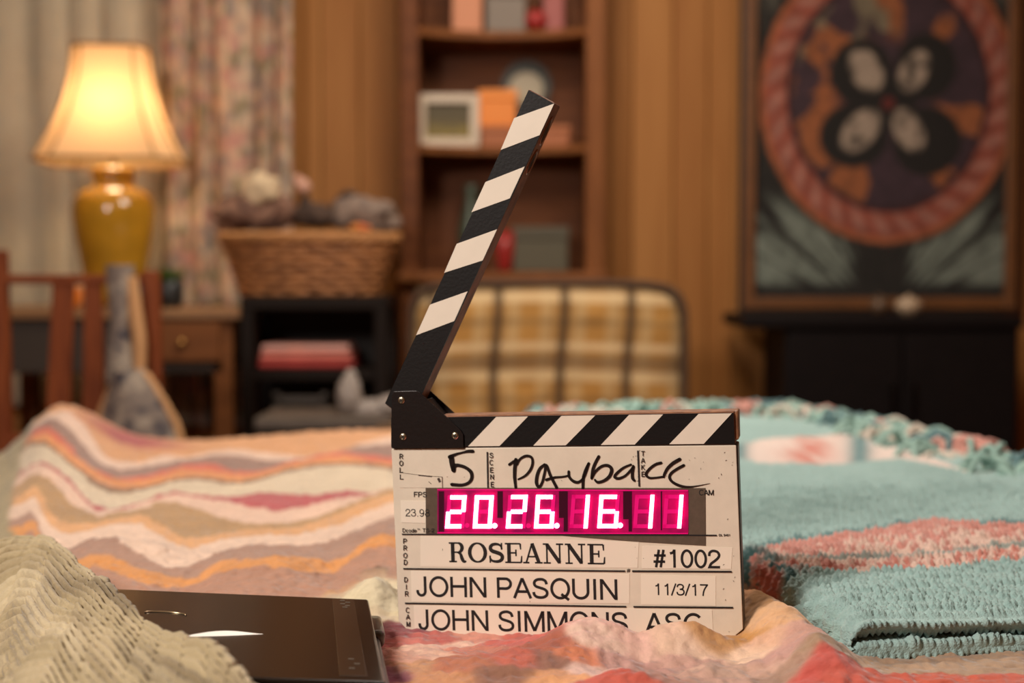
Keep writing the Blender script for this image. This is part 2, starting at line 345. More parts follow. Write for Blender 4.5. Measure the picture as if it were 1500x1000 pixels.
gridmesh('drawing_sheet', np.stack([U, 0 * U + .004, V], -1), mat('chalk_sheet', (50, 40, 30), .85, attr=True, var=.12, vscale=40), art, np.clip(c * 1.0, 0, 1))
finish('backing', box(-w + .01, w - .01, .008, .03, .01, h - .01), M_dark, art)
YC = 3.98
zt = at(750, 462, YC).z; x0, x1 = at(1150, 500, YC).x, at(1492, 500, YC).x
cab = thing('black_cabinet', 'tall black cabinet with a wide top ledge under the framed artwork', 'cabinet', ((x0 + x1) / 2, YC, 0)); w = (x1 - x0) / 2
M_blk = mat('black_lacquer', (20, 14, 14), .6, spec=.15, var=.2)
finish('body', box(-w, w, 0, .34, .06, zt - .035, bev=.004), M_blk, cab)
finish('top_ledge', box(at(1086, 470, YC).x - cab.location.x, w + .008, -.02, .35, zt - .035, zt, bev=.006), M_blk, cab)
finish('plinth', box(-w + .02, w - .02, .03, .32, 0, .06), M_blk, cab)
for s in (0, 1):
    a = -w + .01 + s * (w - .005); d = finish('door', box(a, a + w - .015, -.014, 0, .08, zt - .05, bev=.003), M_blk, cab)
    hx = (a + w - .04) if s == 0 else a + .025
    finish('handle', box(hx - .004, hx + .004, -.03, -.014, .5, .6, bev=.002), mat('dark_handle', (40, 34, 30), .3, 1), d)
for px, rgb, rr, nm, lb in ((1288, (92, 70, 52), .026, 'brown_pot', 'small brown round pot on the black ledge below the artwork'), (1331, (176, 152, 126), .03, 'pale_pot', 'small pale double dish on the black ledge right of the brown pot')):
    t = thing(nm, lb, 'pot', (at(px, 450, YC + .05).x, YC + .05, zt)); bm = bmesh.new(); lathe(bm, [(rr * .6, 0), (rr, .02), (rr * 1.05, .034), (rr * .7, .045), (rr * .3, .05)], n=24, sx=1.2 if px > 1300 else 1)
    finish('body', bm, mat('glaze_' + nm, rgb, .4), t, True)
    bm = bmesh.new(); lathe(bm, [(rr * .3, .048), (rr * .2, .056), (.002, .06)], n=16); finish('knob', bm, mat('glaze_' + nm, rgb), t, True)

# ================================================================== DESK, LAMP, PLANT, MUG
YD = 3.72
M_desk = mat('desk_wood', (150, 108, 68), .45, rgb2=(126, 88, 54), vscale=6, stretch=(1, 6, 6))
M_deskf = mat('desk_front_wood', (122, 74, 38), .6, spec=.2, rgb2=(102, 60, 30), vscale=6, stretch=(1, 6, 6))
zd = at(750, 452, YD).z; dx0, dx1 = at(-60, 500, YD).x, at(352, 500, YD).x
desk = thing('writing_desk', 'light brown wooden desk carrying the lamp in front of the window', 'desk', ((dx0 + dx1) / 2, YD, 0)); w = (dx1 - dx0) / 2
finish('desktop', box(-w, w, 0, .46, zd - .028, zd, bev=.005), M_desk, desk)
finish('apron', box(-w + .03, w - .05, .02, .44, zd - .17, zd - .03, bev=.003), mat('apron_dark', (52, 40, 30), .6), desk)
dr0 = at(212, 500, YD).x - desk.location.x; dr1 = at(322, 500, YD).x - desk.location.x
d = finish('drawer', box(dr0, dr1, .002, .03, zd - .14, zd - .035, bev=.004), M_deskf, desk)
bm = bmesh.new(); lathe(bm, [(.004, 0), (.012, .008), (.01, .016), (.002, .018)], n=14); bmesh.ops.rotate(bm, matrix=Matrix.Rotation(math.pi / 2, 3, 'X'), verts=bm.verts)
bmesh.ops.translate(bm, vec=((dr0 + dr1) / 2, .002, zd - .09), verts=bm.verts); finish('knob', bm, mat('brass_knob', (0, 0, 0)), d)
for sx, yy in ((-w + .02, .02), (w - .075, .02), (-w + .02, .39), (w - .075, .39)):
    finish('leg', box(sx, sx + .05, yy, yy + .05, 0, zd - .028, bev=.004), M_deskf, desk)
# lamp
LX = at(167, 300, 3.93).x; LY = 3.93
lamp = thing('table_lamp', 'lit table lamp with cream bell shade and golden ceramic jar base', 'lamp', (LX, LY, zd))
zz = lambda py: at(750, py, LY).z - zd; s_ = LY / F
prof = [(34, 447), (40, 440), (43, 425), (48, 390), (57, 345), (61, 312), (59, 295), (49, 281), (34, 275), (29, 270), (31, 262), (33, 252), (30, 247), (20, 244)]
bm = bmesh.new(); lathe(bm, [(r_ * s_, max(zz(y_), .0)) for r_, y_ in prof], n=48)
mg = mat('golden_glaze', (186, 136, 36), .18, var=.25, vscale=14, coat=.6); finish('jar_base', bm, mg, lamp, True)
bm = bmesh.new(); tube(bm, [(0, 0, zz(244)), (0, 0, zz(80))], .006); finish('stem', bm, mat('rod_brass', (0, 0, 0)), lamp)
def shade_outline(hw, cut):
    return [(-hw, -hw + cut), (-hw + cut, -hw), (hw - cut, -hw), (hw, -hw + cut), (hw, hw - cut), (hw - cut, hw), (-hw + cut, hw), (-hw, hw - cut)]
rot = Matrix.Rotation(math.radians(7), 3, 'Z')
nl = 16; rings = []; zb, ztp = zz(238), zz(72)
for i in range(nl + 1):
    v = i / nl; hw = (51 + 50 * (1 - v) ** 1.9) * s_; cut = hw * .28
    rings.append([rot @ Vector((x_, y_, zb + (ztp - zb) * v)) for x_, y_ in shade_outline(hw, cut)])
bm = bmesh.new(); vr = [[bm.verts.new(p) for p in rg] for rg in rings]
for a, b in zip(vr, vr[1:]):
    for k in range(8): bm.faces.new((a[k], a[(k + 1) % 8], b[(k + 1) % 8], b[k]))
ms = bpy.data.materials.new('lamp_shade_silk'); ms.use_nodes = True; N = ms.node_tree.nodes; L = ms.node_tree.links; N.remove(N['Principled BSDF'])
df = N.new('ShaderNodeBsdfDiffuse'); df.inputs[0].default_value = (.78, .60, .38, 1); tr = N.new('ShaderNodeBsdfTranslucent'); tr.inputs[0].default_value = (.84, .56, .32, 1)
mx = N.new('ShaderNodeMixShader'); mx.inputs[0].default_value = .5; L.new(df.outputs[0], mx.inputs[1]); L.new(tr.outputs[0], mx.inputs[2]); L.new(mx.outputs[0], N['Material Output'].inputs[0])
shd = finish('lamp_shade', bm, ms, lamp, False)
M_trim = mat('shade_trim', (150, 108, 62), .8)
bm = bmesh.new()
for k in range(8): tube(bm, [r_[k] for r_ in rings], .0035, 6)
for rg in (rings[0], rings[-1]): tube(bm, rg + [rg[0]], .005, 6)
finish('shade_piping', bm, M_trim, shd)
bm = bmesh.new(); bmesh.ops.create_uvsphere(bm, u_segments=20, v_segments=14, radius=.03); bmesh.ops.translate(bm, vec=(0, 0, zz(165)), verts=bm.verts)
finish('bulb', bm, mat('bulb_glow', (255, 230, 180), .5, emit=(1, .78, .45), estr=30), lamp, True)
pl = bpy.data.lights.new('lamp_light', 'POINT'); pl.energy = 5.2; pl.color = (1, .70, .38); pl.shadow_soft_size = .045
po = bpy.data.objects.new('lamp_light', pl); COL.objects.link(po); po.location = (LX, LY - .0, zd + zz(172) ); 
# plant & mug
t = thing('potted_plant', 'small green plant in a dark round pot on the desk', 'plant', (at(250, 440, 3.85).x, 3.85, zd)); k_ = 3.85 / F
bm = bmesh.new(); lathe(bm, [(14 * k_, 0), (19 * k_, 8 * k_), (20 * k_, 38 * k_), (18 * k_, 40 * k_), (16 * k_, 34 * k_)], n=24); finish('pot', bm, mat('dark_pot', (34, 36, 36), .4), t, True)
bm = bmesh.new()
for i in range(60):
    a_ = random.random() * 6.28; rr = random.random() * .028; p = Vector((rr * math.cos(a_), rr * math.sin(a_), .066)); q = p + Vector((math.cos(a_) * .02, math.sin(a_) * .02, .02 + random.random() * .025))
    s = Vector((-math.sin(a_), math.cos(a_), 0)) * .007; m_ = (p + q) / 2 + Vector((0, 0, .006))
    v = [bm.verts.new(z_) for z_ in (p, m_ + s, q, m_ - s)]; bm.faces.new(v)
finish('foliage', bm, mat('leaf_green', (70, 96, 34), .6), t)
t = thing('dark_mug', 'dark blue grey mug on the desk beside the chair post', 'mug', (at(208, 440, 3.83).x, 3.83, zd)); bm = bmesh.new(); lathe(bm, [(.028, 0), (.034, .006), (.036, .085), (.032, .085), (.03, .01)], n=24); finish('cup', bm, mat('mug_dark', (36, 38, 40), .4), t, True)
bm = bmesh.new(); tube(bm, [(.034, 0, .02), (.055, 0, .03), (.058, 0, .055), (.034, 0, .07)], .005, 6); finish('handle', bm, mat('mug_dark', (0, 0, 0)), t, True)
t = thing('amber_candle', 'short amber candle glass on the desk behind the chair slats', 'candle', (at(106, 440, 3.85).x, 3.85, zd)); bm = bmesh.new(); lathe(bm, [(.02, 0), (.026, .01), (.028, .05), (.024, .055)], n=20); finish('glass', bm, mat('amber_glass', (220, 120, 40), .3), t, True)
bm = bmesh.new(); tube(bm, [(0, 0, .054), (.001, 0, .064)], .002, 6); finish('wick', bm, M_dark, t)

# ================================================================== BLACK STAND, BASKET, CLOTH, BENCH, BAG
YK = 3.72
M_bk = mat('black_stand_paint', (26, 17, 12), .6, spec=.15, var=.2)
x0, x1 = at(352, 500, YK).x, at(568, 500, YK).x; zt = at(750, 434, YK).z
st = thing('black_stand', 'black open shelf stand holding the wicker basket', 'shelf', ((x0 + x1) / 2, YK, 0)); w = (x1 - x0) / 2
finish('top', box(-w, w, 0, .3, zt - .035, zt, bev=.004), M_bk, st)
for s in (-w, w - .035):
    for y_ in (0.0, .265): finish('post', box(s, s + .035, y_, y_ + .035, 0, zt - .035, bev=.003), M_bk, st)
zs = at(750, 541, YK).z
finish('shelf', box(-w + .03, w - .03, .01, .29, zs - .03, zs, bev=.003), M_bk, st)
finish('lower_shelf', box(-w + .03, w - .03, .01, .29, .12, .15, bev=.003), M_bk, st)
finish('back_panel', box(-w + .03, w - .03, .285, .297, .15, zt - .04), mat('stand_back', (26, 18, 14), .7), st)
bm = bmesh.new(); X0 = at(400, 500, YK).x - st.location.x; X1 = at(470, 500, YK).x - st.location.x
for xx in (X0, X1): abox(bm, xx, xx + .018, -.012, .002, .1, zs - .06, bev=.002)
abox(bm, X0, X1 + .018, -.012, .002, zs - .09, zs - .07, bev=.002)
finish('front_rail', bm, mat('rail_grey', (60, 52, 46), .5), st)
# folded cloth
a, b = at(378, 505, YK + .04), at(518, 541, YK + .04)
cl = thing('folded_cloth', 'coral pink folded cloth stack on the shelf of the black stand', 'cloth', ((a.x + b.x) / 2, YK + .12, zs)); w = (b.x - a.x) / 2; h = a.z - zs
for i, rgb in enumerate(((170, 60, 56), (214, 120, 106), (222, 156, 138))):
    z0 = h / 3 * i
    finish('cloth_layer', box(-w + .004 * i, w - .006 * i, -.09, .1, z0, z0 + h / 3 - .001, bev=.009, seg=3), mat('cloth_layer_%d' % i, rgb, .9, var=.2, vscale=12, rgb2=(200, 150, 140) if i == 2 else None), cl, True)
# basket
yc = YK + .15; kx = yc / F; BX = at(454, 400, yc).x
bk = thing('wicker_basket', 'woven brown wicker basket with a thick rim on the black stand', 'basket', (BX, yc, zt)); M_wk = mat('wicker', (178, 120, 72), .6, rgb2=(124, 78, 44), vscale=22, stretch=(1, 1, 2.5))
hb = at(750, 348, yc).z - zt
bm = bmesh.new(); rows = 9; nst = 34
for r_ in range(rows):
    v = r_ / (rows - 1); rx = (98 + 26 * v) * kx; ry = .085 + .035 * v; z_ = .008 + (hb - .02) * v; pts = []
    for k in range(nst * 2 + 1):
        a_ = 2 * math.pi * k / (nst * 2); o_ = .004 * (1 if (k // 2 + r_) % 2 else -1); pts.append((math.cos(a_) * (rx + o_), math.sin(a_) * (ry + o_), z_))
    tube(bm, pts,   .011, 5, False)
finish('weave', bm, M_wk, bk, True)
bm = bmesh.new()
for k in range(nst // 2):
    a_ = 2 * math.pi * (k + .5) / (nst // 2); tube(bm, [(math.cos(a_) * 98 * kx, math.sin(a_) * .085, 0), (math.cos(a_) * 124 * kx, math.sin(a_) * .12, hb)], .004, 5)
finish('stakes', bm, M_wk, bk, True)
bm = bmesh.new(); lathe(bm, [(.001, .0), (98 * kx, .0), (98 * kx, .01), (.001, .01)], n=40, sy=.085 / (98 * kx)); finish('bottom', bm, M_wk, bk)
bm = bmesh.new()
for j in range(3):
    tube(bm, [(math.cos(a_) * (128 * kx + .006 * math.cos(a_ * 16 + j * 2.1)), math.sin(a_) * (.125 + .006 * math.cos(a_ * 16 + j * 2.1)), hb + .008 * math.sin(a_ * 16 + j * 2.1)) for a_ in np.linspace(0, 2 * math.pi, 120)], .008, 6, False)
finish('rim', bm, mat('wicker_rim', (188, 132, 80), .6, var=.25, vscale=80), bk, True)
def blob(bm, c, r, sx=1, sy=1, sz=1, amp=.3, seed=0, sub=3):
    t = bmesh.new(); bmesh.ops.create_icosphere(t, subdivisions=sub, radius=1)
    for v in t.verts:
        n_ = mnoise.fractal(v.co * 1.6 + Vector((seed, seed * 2, 0)), 1, 2, 3); v.co = v.co * (1 + amp * n_); v.co = Vector((v.co.x * sx * r, v.co.y * sy * r, v.co.z * sz * r)) + Vector(c)
    join(bm, t)
def bask(name, label, cat, items, rgb, y=yc, **kk):
    c0 = at(items[0][0], items[0][1], y); t = thing(name, label, cat, (c0.x, y, c0.z)); bm = bmesh.new()
    for i, (px, py, r_, sx, sz) in enumerate(items):
        p = at(px, py, y); blob(bm, (p.x - c0.x, (i % 3 - 1) * .02, p.z - c0.z), r_ * kx, sx, .9, sz, .35, i * 3 + px)
    finish('folds', bm, mat('fabric_' + name, rgb, .9, **kk), t, True); return t
bask('white_flower', 'round off-white bloom or pompom above the basket, left', 'flower', [(382, 277, 26, 1.1, .95)], (216, 192, 158), var=.1)
bask('dried_flowers', 'mauve brown dried flower bunch in the left half of the basket', 'flowers', [(352, 308, 25, 1.4, .9), (385, 316, 28, 1.6, .8), (340, 332, 16, 1.6, .6), (420, 310, 18, 1, 1), (408, 296, 14, 1, 1)], (150, 112, 92), rgb2=(70, 46, 40), vscale=45, bump=.5)
bask('pink_bloom', 'small pale pink bloom above the middle of the basket', 'flower', [(446, 274, 10, 1.1, 1), (436, 262, 7, 1, 1)], (206, 160, 140))
bask('dark_scarf', 'dark brown cloth bundled in the middle of the basket', 'cloth', [(462, 316, 24, 1.5, .7), (448, 300, 12, .8, 1.2), (490, 322, 16, 1.5, .6)], (52, 38, 32), rgb2=(84, 64, 52), vscale=40)
t = bask('grey_yarn', 'grey mauve cloth bundle in the right half of the basket', 'cloth', [(532, 314, 31, 1.5, .85), (566, 326, 18, 1.2, .75), (505, 320, 16, 1, .9)], (150, 130, 116), rgb2=(108, 92, 84), vscale=40)
bask('yellow_toy', 'small yellow and orange item tucked in the basket front, right', 'toy', [(528, 334, 9, 1.8, .6)], (214, 166, 60), y=yc - .06, rgb2=(200, 90, 60))
bm = bmesh.new(); h0 = at(484, 318, yc - .03); pts = []
for i in range(17):
    u = i / 16; px = 482 + 66 * u; py = 322 - 40 * math.sin(math.pi * min(u * 1.15, 1)) ** .8; p = at(px, py, yc - .03); pts.append(p - h0)
tube(bm, pts, .008, 8); hd = thing('dark_handle_strap', 'dark curved handle arching over the grey bundle in the basket', 'strap', h0); finish('strap', bm, mat('dark_leather', (50, 34, 26), .5), hd, True)
# bench and white bag
YN = 3.3
zb_ = at(750, 612, YN).z; bx0, bx1 = at(372, 600, YN).x, at(574, 600, YN).x
bn = thing('low_bench', 'low grey bench between the bed and the black stand', 'bench', ((bx0 + bx1) / 2, YN, 0)); w = (bx1 - bx0) / 2
finish('seat', box(-w, w, 0, .26, zb_ - .03, zb_, bev=.006), mat('bench_grey', (92, 80, 70), .6, var=.2), bn)
for sx in (-w + .01, w - .045):
    for y_ in (.02, .21): finish('leg', box(sx, sx + .03, y_, y_ + .03, 0, zb_ - .03, bev=.003), M_bk, bn)
c0 = at(535, 610, YN + .1)
pb = thing('plastic_bag', 'crumpled white plastic bag standing on the low bench', 'bag', (c0.x, YN + .1, zb_)); bm = bmesh.new(); kk = (YN + .1) / F
for px, py, r_, sx, sz, sd in ((512, 580, 24, .75, 1.3, 1), (545, 600, 20, 1.6, .8, 2), (575, 594, 20, 1.3, .8, 4), (514, 556, 12, .8, 1.3, 5)):
    p = at(px, py, YN + .1); t_ = bmesh.new(); bmesh.ops.create_icosphere(t_, subdivisions=4, radius=1)
    for v in t_.verts:
        n_ = abs(mnoise.fractal(v.co * 1.9 + Vector((sd, sd * 2, 0)), 1, 2, 4)); v.co = v.co * (1.1 - .5 * n_); v.co = Vector((v.co.x * sx * r_ * kk + p.x - c0.x, v.co.y * r_ * kk * .9, max(v.co.z * sz * r_ * kk + p.z - zb_, .001)))
    join(bm, t_)
finish('bag_film', bm, mat('white_film', (178, 166, 158), .35, trans=.3), pb, True)

# ================================================================== PLAID ARMCHAIR
YA = 3.62
ax0, ax1 = at(600, 500, YA).x, at(1006, 500, YA).x; azt = at(750, 416, YA).z; aw = (ax1 - ax0) / 2; acx = (ax0 + ax1) / 2
arm = thing('plaid_armchair', 'tan and brown plaid upholstered armchair in front of the bookshelf', 'armchair', (acx, YA, 0))
def plaid(X, Z, shift=0):
    px = (X + acx) / YA * F + 750; py = 400 - (Z - HC) / YA * F + shift
    px = px + 4 * np.sin(py / 40); py = py + 5 * np.sin((px - 600) / 120)
    c = np.zeros(px.shape + (3,)) + LINC((164, 124, 70))
    def bandv(c_, w_, rgb, k): 
        nonlocal c; d = np.abs(((px - c_ + 49) % 98) - 49); ww = (1 - sstep(w_ * .6, w_ * 1.3, d)) * k; c = c * (1 - ww[..., None]) + LINC(rgb) * ww[..., None]
    def bandh(c_, w_, rgb, k):
        nonlocal c; d = np.abs(((py - c_ + 57.5) % 115) - 57.5); ww = (1 - sstep(w_ * .6, w_ * 1.3, d)) * k; c = c * (1 - ww[..., None]) + LINC(rgb) * ww[..., None]
    bandv(873, 18, (178, 128, 58), .6); bandv(895, 9, (196, 166, 118), .55); bandv(848, 9, (196, 166, 118), .55)
    bandh(476, 5, (120, 92, 54), .6); bandh(440, 8, (210, 184, 142), .75); bandh(512, 6, (216, 190, 150), .7)
    bandh(535, 12, (110, 84, 56), .75)
    bandv(824, 7, (62, 42, 24), .88)
    return c
M_pld = mat('plaid_fabric', (150, 110, 60), .9, attr=True, var=.08, vscale=90, bump=.2, bscale=200)
def cushion(name, hx, hz, hy, rr, cy, cz, parent, colf, cx=0, n=90):
    U, V = np.meshgrid(np.linspace(-1, 1, n), np.linspace(-1, 1, n))
    # rounded slab front + back joined through superellipse edge
    out = []
    for sgn in (-1, 1):
        e = np.maximum(np.abs(U) ** 8, np.abs(V) ** 8); d = np.clip(1 - (np.abs(U) ** 8 + np.abs(V) ** 8), 0, 1) ** .5
        k_ = np.where(np.hypot(U, V) > 0, 1, 1)
        sq = 1 - .045 * (np.abs(U * V) ** 4)
        X = U * hx * sq + cx; Z = V * hz * sq + cz; Y = cy + sgn * hy * d + (.012 * fbm(U * 3, V * 3, 2) if sgn < 0 else 0)
        out.append(np.stack([X, Y, Z], -1))
    top = out[0]; o = gridmesh(name, top, M_pld, parent, colf(top[..., 0], top[..., 2]))
    o2 = gridmesh(name + '_rear', out[1], M_pld, parent, colf(out[1][..., 0], out[1][..., 2]), flip=True); return o
bkh = (azt - .42) / 2
cushion('backrest', aw, bkh, .075, .03, .09, .42 + bkh, arm, plaid, n=180)
bm = bmesh.new(); pts = []
for i in range(61):
    a_ = 2 * math.pi * i / 60; cx_, cz_ = math.cos(a_), math.sin(a_)
    p_ = 8; k_ = (abs(cx_) ** p_ + abs(cz_) ** p_) ** (-1 / p_); pts.append((cx_ * k_ * aw * 1.0, .05, .42 + bkh + cz_ * k_ * bkh))
tube(bm, pts, .011, 8, False); finish('piping', bm, mat('piping_brown', (70, 50, 34), .8), arm, True)
cushion('seat_cushion', aw - .06, .07, .27, .03, -.22, .38, arm, lambda X, Z: plaid(X, Z))
finish('seat_base', box(-aw, aw, -.5, .15, .12, .32, bev=.02), mat('piping_brown', (0, 0, 0)), arm)
for s in (-1, 1):
    bm = box(s * aw - .05 + .02 * s, s * aw + .05 + .02 * s, -.5, -.0, .3, .555, bev=.035, seg=4); finish('armrest', bm, mat('arm_fabric', (104, 74, 44), .9, var=.3, vscale=14), arm, True)
    for y_ in (-.46, .1):
        bm = bmesh.new(); tube(bm, [(s * (aw - .06), y_, .12), (s * (aw - .05), y_, 0)], [.025, .016], 10); finish('leg', bm, M_sh, arm)

# ================================================================== SLAT BACK CHAIR with hanging bag
YH = 3.0
M_ch = mat('chair_wood', (136, 70, 34), .6, spec=.2, rgb2=(112, 54, 26), vscale=8, stretch=(6, 6, 1))
def hx(px): return at(px, 500, YH).x
cx0 = (hx(-20) + hx(222)) / 2
ch = thing('slat_back_chair', 'reddish brown wooden slat-back chair at the desk with a bag hung on it', 'chair', (cx0, YH, 0)); L_ = lambda px: hx(px) - cx0
zr = lambda py: at(750, py, YH).z
def post(pxa, pxb, pya): 
    return prism([(L_(pxa) + .01, 0), (L_(pxb) + .01, 0), (L_(pxb), zr(pya)), (L_(pxa), zr(pya))], 0, .03, .004)
finish('back_post', post(-12, 9, 366), M_ch, ch); finish('back_post', post(207, 232, 396), M_ch, ch)
finish('top_rail', box(L_(-8), L_(231), .002, .026, zr(416), zr(402), bev=.004), M_ch, ch)
for (a, b, c_, d_) in ((76, 108, 62, 98), (122, 148, 116, 150), (168, 196, 166, 198), (26, 52, 14, 46)):
    if a == 26: continue
    finish('slat', prism([(L_(c_), zr(640)), (L_(d_), zr(640)), (L_(b), zr(412)), (L_(a), zr(412))], .006, .02, .003), M_ch, ch)
finish('lower_rail', box(L_(-8), L_(225), .002, .026, zr(655), zr(636), bev=.004), M_ch, ch)
finish('seat', box(L_(-20), L_(238), -.38, .03, .43, .465, bev=.008), M_ch, ch)
for s in (L_(-12), L_(205)):
    finish('leg', box(s, s + .035, -.36, -.325, 0, .43, bev=.004), M_ch, ch)
YG = YH - .03
M_patch = mat('patchwork_cloth', (120, 124, 132), .9, attr=True); M_tan = mat('tan_binding', (190, 144, 98), .8)
def patchc(X, Z):
    n = fbm(X * 40 + 7, Z * 40, 3); n2 = fbm(X * 70, Z * 70 + 5, 2); c = np.zeros(X.shape + (3,)) + LINC((124, 112, 104))
    c = mixc(c, sstep(.05, .3, n), (158, 146, 132)); c = mixc(c, sstep(.15, .35, n2), (74, 70, 76)); return c
g0 = at(200, 640, YG); bag = thing('patchwork_bag', 'blue grey patchwork cloth bag with tan binding hanging on the chair', 'bag', (g0.x, YG, zr(402)))
def strip(name, path, parent, m, colf=None, n=24, thick=.008, yoff=0):
    # path: list of (left px, right px, py)
    pys = [p[2] for p in path]; yy = np.linspace(pys[0], pys[-1], 60); l = np.interp(yy, pys, [p[0] for p in path]); r_ = np.interp(yy, pys, [p[1] for p in path])
    ker = np.ones(7) / 7; l = np.convolve(np.pad(l, 3, 'edge'), ker, 'valid'); r_ = np.convolve(np.pad(r_, 3, 'edge'), ker, 'valid')
    u = np.linspace(0, 1, n)[None]; PX_ = l[:, None] * (1 - u) + r_[:, None] * u; PY_ = yy[:, None] + 0 * u
    X = (PX_ - 750) / F * YG; Z = np.array([at(750, y_, YG).z for y_ in yy])[:, None] + 0 * u; Y = -thick * 4 * np.sin(np.pi * u) ** .7 + yoff + 0 * X
    Pm = np.stack([X - g0.x, Y, Z - zr(402)], -1); o = gridmesh(name, Pm, m, parent, colf(X, Z) if colf else None); mo = o.modifiers.new('thick', 'SOLIDIFY'); mo.thickness = .004; return o
strip('strap', [(158, 196, 388), (160, 192, 430), (165, 188, 470), (158, 192, 510), (156, 200, 560)], bag, M_patch, patchc, thick=.005)
strip('strap', [(186, 200, 405), (188, 206, 450), (196, 212, 500), (198, 210, 556)], bag, M_tan, thick=.003)
strip('pouch', [(176, 206, 540), (166, 222, 555), (156, 238, 580), (146, 254, 610), (136, 268, 645), (132, 274, 690), (150, 262, 740)], bag, M_patch, patchc, thick=.02)
for path in ([(196, 545), (215, 550), (238, 585), (258, 620), (272, 665), (272, 710)], [(182, 545), (163, 570), (150, 600), (138, 640), (133, 690)], [(182, 545), (190, 580), (186, 620), (180, 680)]):
    bm = bmesh.new(); tube(bm, [at(px, py, YG - .02) - Vector((g0.x, YG, zr(402))) + Vector((0, 0 if i else .0, 0)) for i, (px, py) in enumerate(path)], .009, 8); finish('binding', bm, M_tan, bag, True)

# ================================================================== BED AND QUILT
TH = math.radians(15.7); CB, SB = math.cos(TH), math.sin(TH)
def to_st(x, y): return x * CB + y * SB, -x * SB + y * CB
def to_xy(s, t): return s * CB - t * SB, s * SB + t * CB
SL, SR, TF = -.12, 1.17, 2.58
BUMPS = []
def bump(px, py, amp, rx, ry, rot=0):
    p = onz(px, py, BED); BUMPS.append((p.x, p.y, amp, rx, ry, math.radians(rot)))
for b_ in [(862, 955, .0245, .040, .028, 0), (820, 975, .010, .05, .03, 25), (1005, 960, .026, .036, .022, 0), (750, 950, .001, .04, .025, 0), (700, 985, .008, .05, .03, 0),
           (925, 1010, .012, .035, .02, 0),
           (1105, 920, .030, .026, .07, 12), (1150, 955, .022, .028, .05, 25), (1190, 985, .016, .03, .03, 0), (1215, 1000, .014, .022, .03, 0), (1050, 985, .006, .03, .02, 0),
           (545, 890, .026, .024, .035, 0), (600, 960, .004, .03, .03, 0),
           (200, 735, -.014, .10, .10, 0), (470, 705, .012, .12, .14, 0), (330, 690, -.008, .10, .1, 0), (170, 815, .018, .07, .05, -20), (400, 835, .014, .07, .05, 0), (285, 850, -.012, .03, .06, 0),
           (482, 840, -.014, .025, .05, 0), (560, 805, .018, .04, .06, 0), (70, 730, .02, .07, .16, 5), (110, 660, .012, .08, .18, 0), (330, 770, -.008, .09, .05, 0), (450, 748, -.01, .12, .04, 0)]:
    bump(*b_)
EPX = [-200, 0, 30, 45, 85, 110, 140, 170, 200, 250, 300, 370, 450, 570, 750, 1600]
EPH = [.0, .026, .042, .055, .066, .06, .042, .022, .01, .002, .0, .006, .011, .012, .008, .0]
def HQ(x, y, flat=False):
    x = np.asarray(x, float); y = np.asarray(y, float); s, t = to_st(x, y); h = np.zeros_like(x)
    for bx0, by0, a, rx, ry, ro in BUMPS:
        dx = x - bx0; dy = y - by0; u = dx * math.cos(ro) + dy * math.sin(ro); v = -dx * math.sin(ro) + dy * math.cos(ro)
        h = h + a * np.exp(-(u / rx) ** 2 - (v / ry) ** 2)
    px = x / np.maximum(y, .2) * F + 750
    h = h + np.interp(px, EPX, EPH) * np.exp(-((TF - t) / .42) ** 2)
    h = h + .004 * fbm(x * 20 + 3, y * 24, 2) * (1 - sstep(1.25, 1.45, y)) + .003 * fbm(x * 16 + 3, y * 18, 2) * sstep(1.3, 1.5, y)
    h = h + .007 * fbm(x * 7 + 3, y * 7, 2) * (.35 + .65 * sstep(1.35, 1.6, y))
    if flat: return h
    # edges drape down
    def drop(d, R=.05):
        d = np.maximum(d, 0); return np.where(d < R, R - np.sqrt(np.maximum(R * R - d * d, 0)), R + (d - R) * 3.0)
    h = h - drop(t - TF) - drop(s - SR) - np.minimum(.35 * np.maximum(SL + .02 - s, 0), 1) - drop(SL - .12 - s)
    h = h - .14 * (1 - sstep(-.075, -.015, s)) * (1 - sstep(1.22, 1.38, t))
    return h
def hit(px, py, fn=lambda x, y: HQ(x, y, True)):
    r = ray(px, py); z = BED
    for _ in range(40):
        k = (z - HC) / r.z; x, y = r.x * k, r.y * k; z = .6 * z + .4 * (BED + float(fn(x, y)))
    return x, y
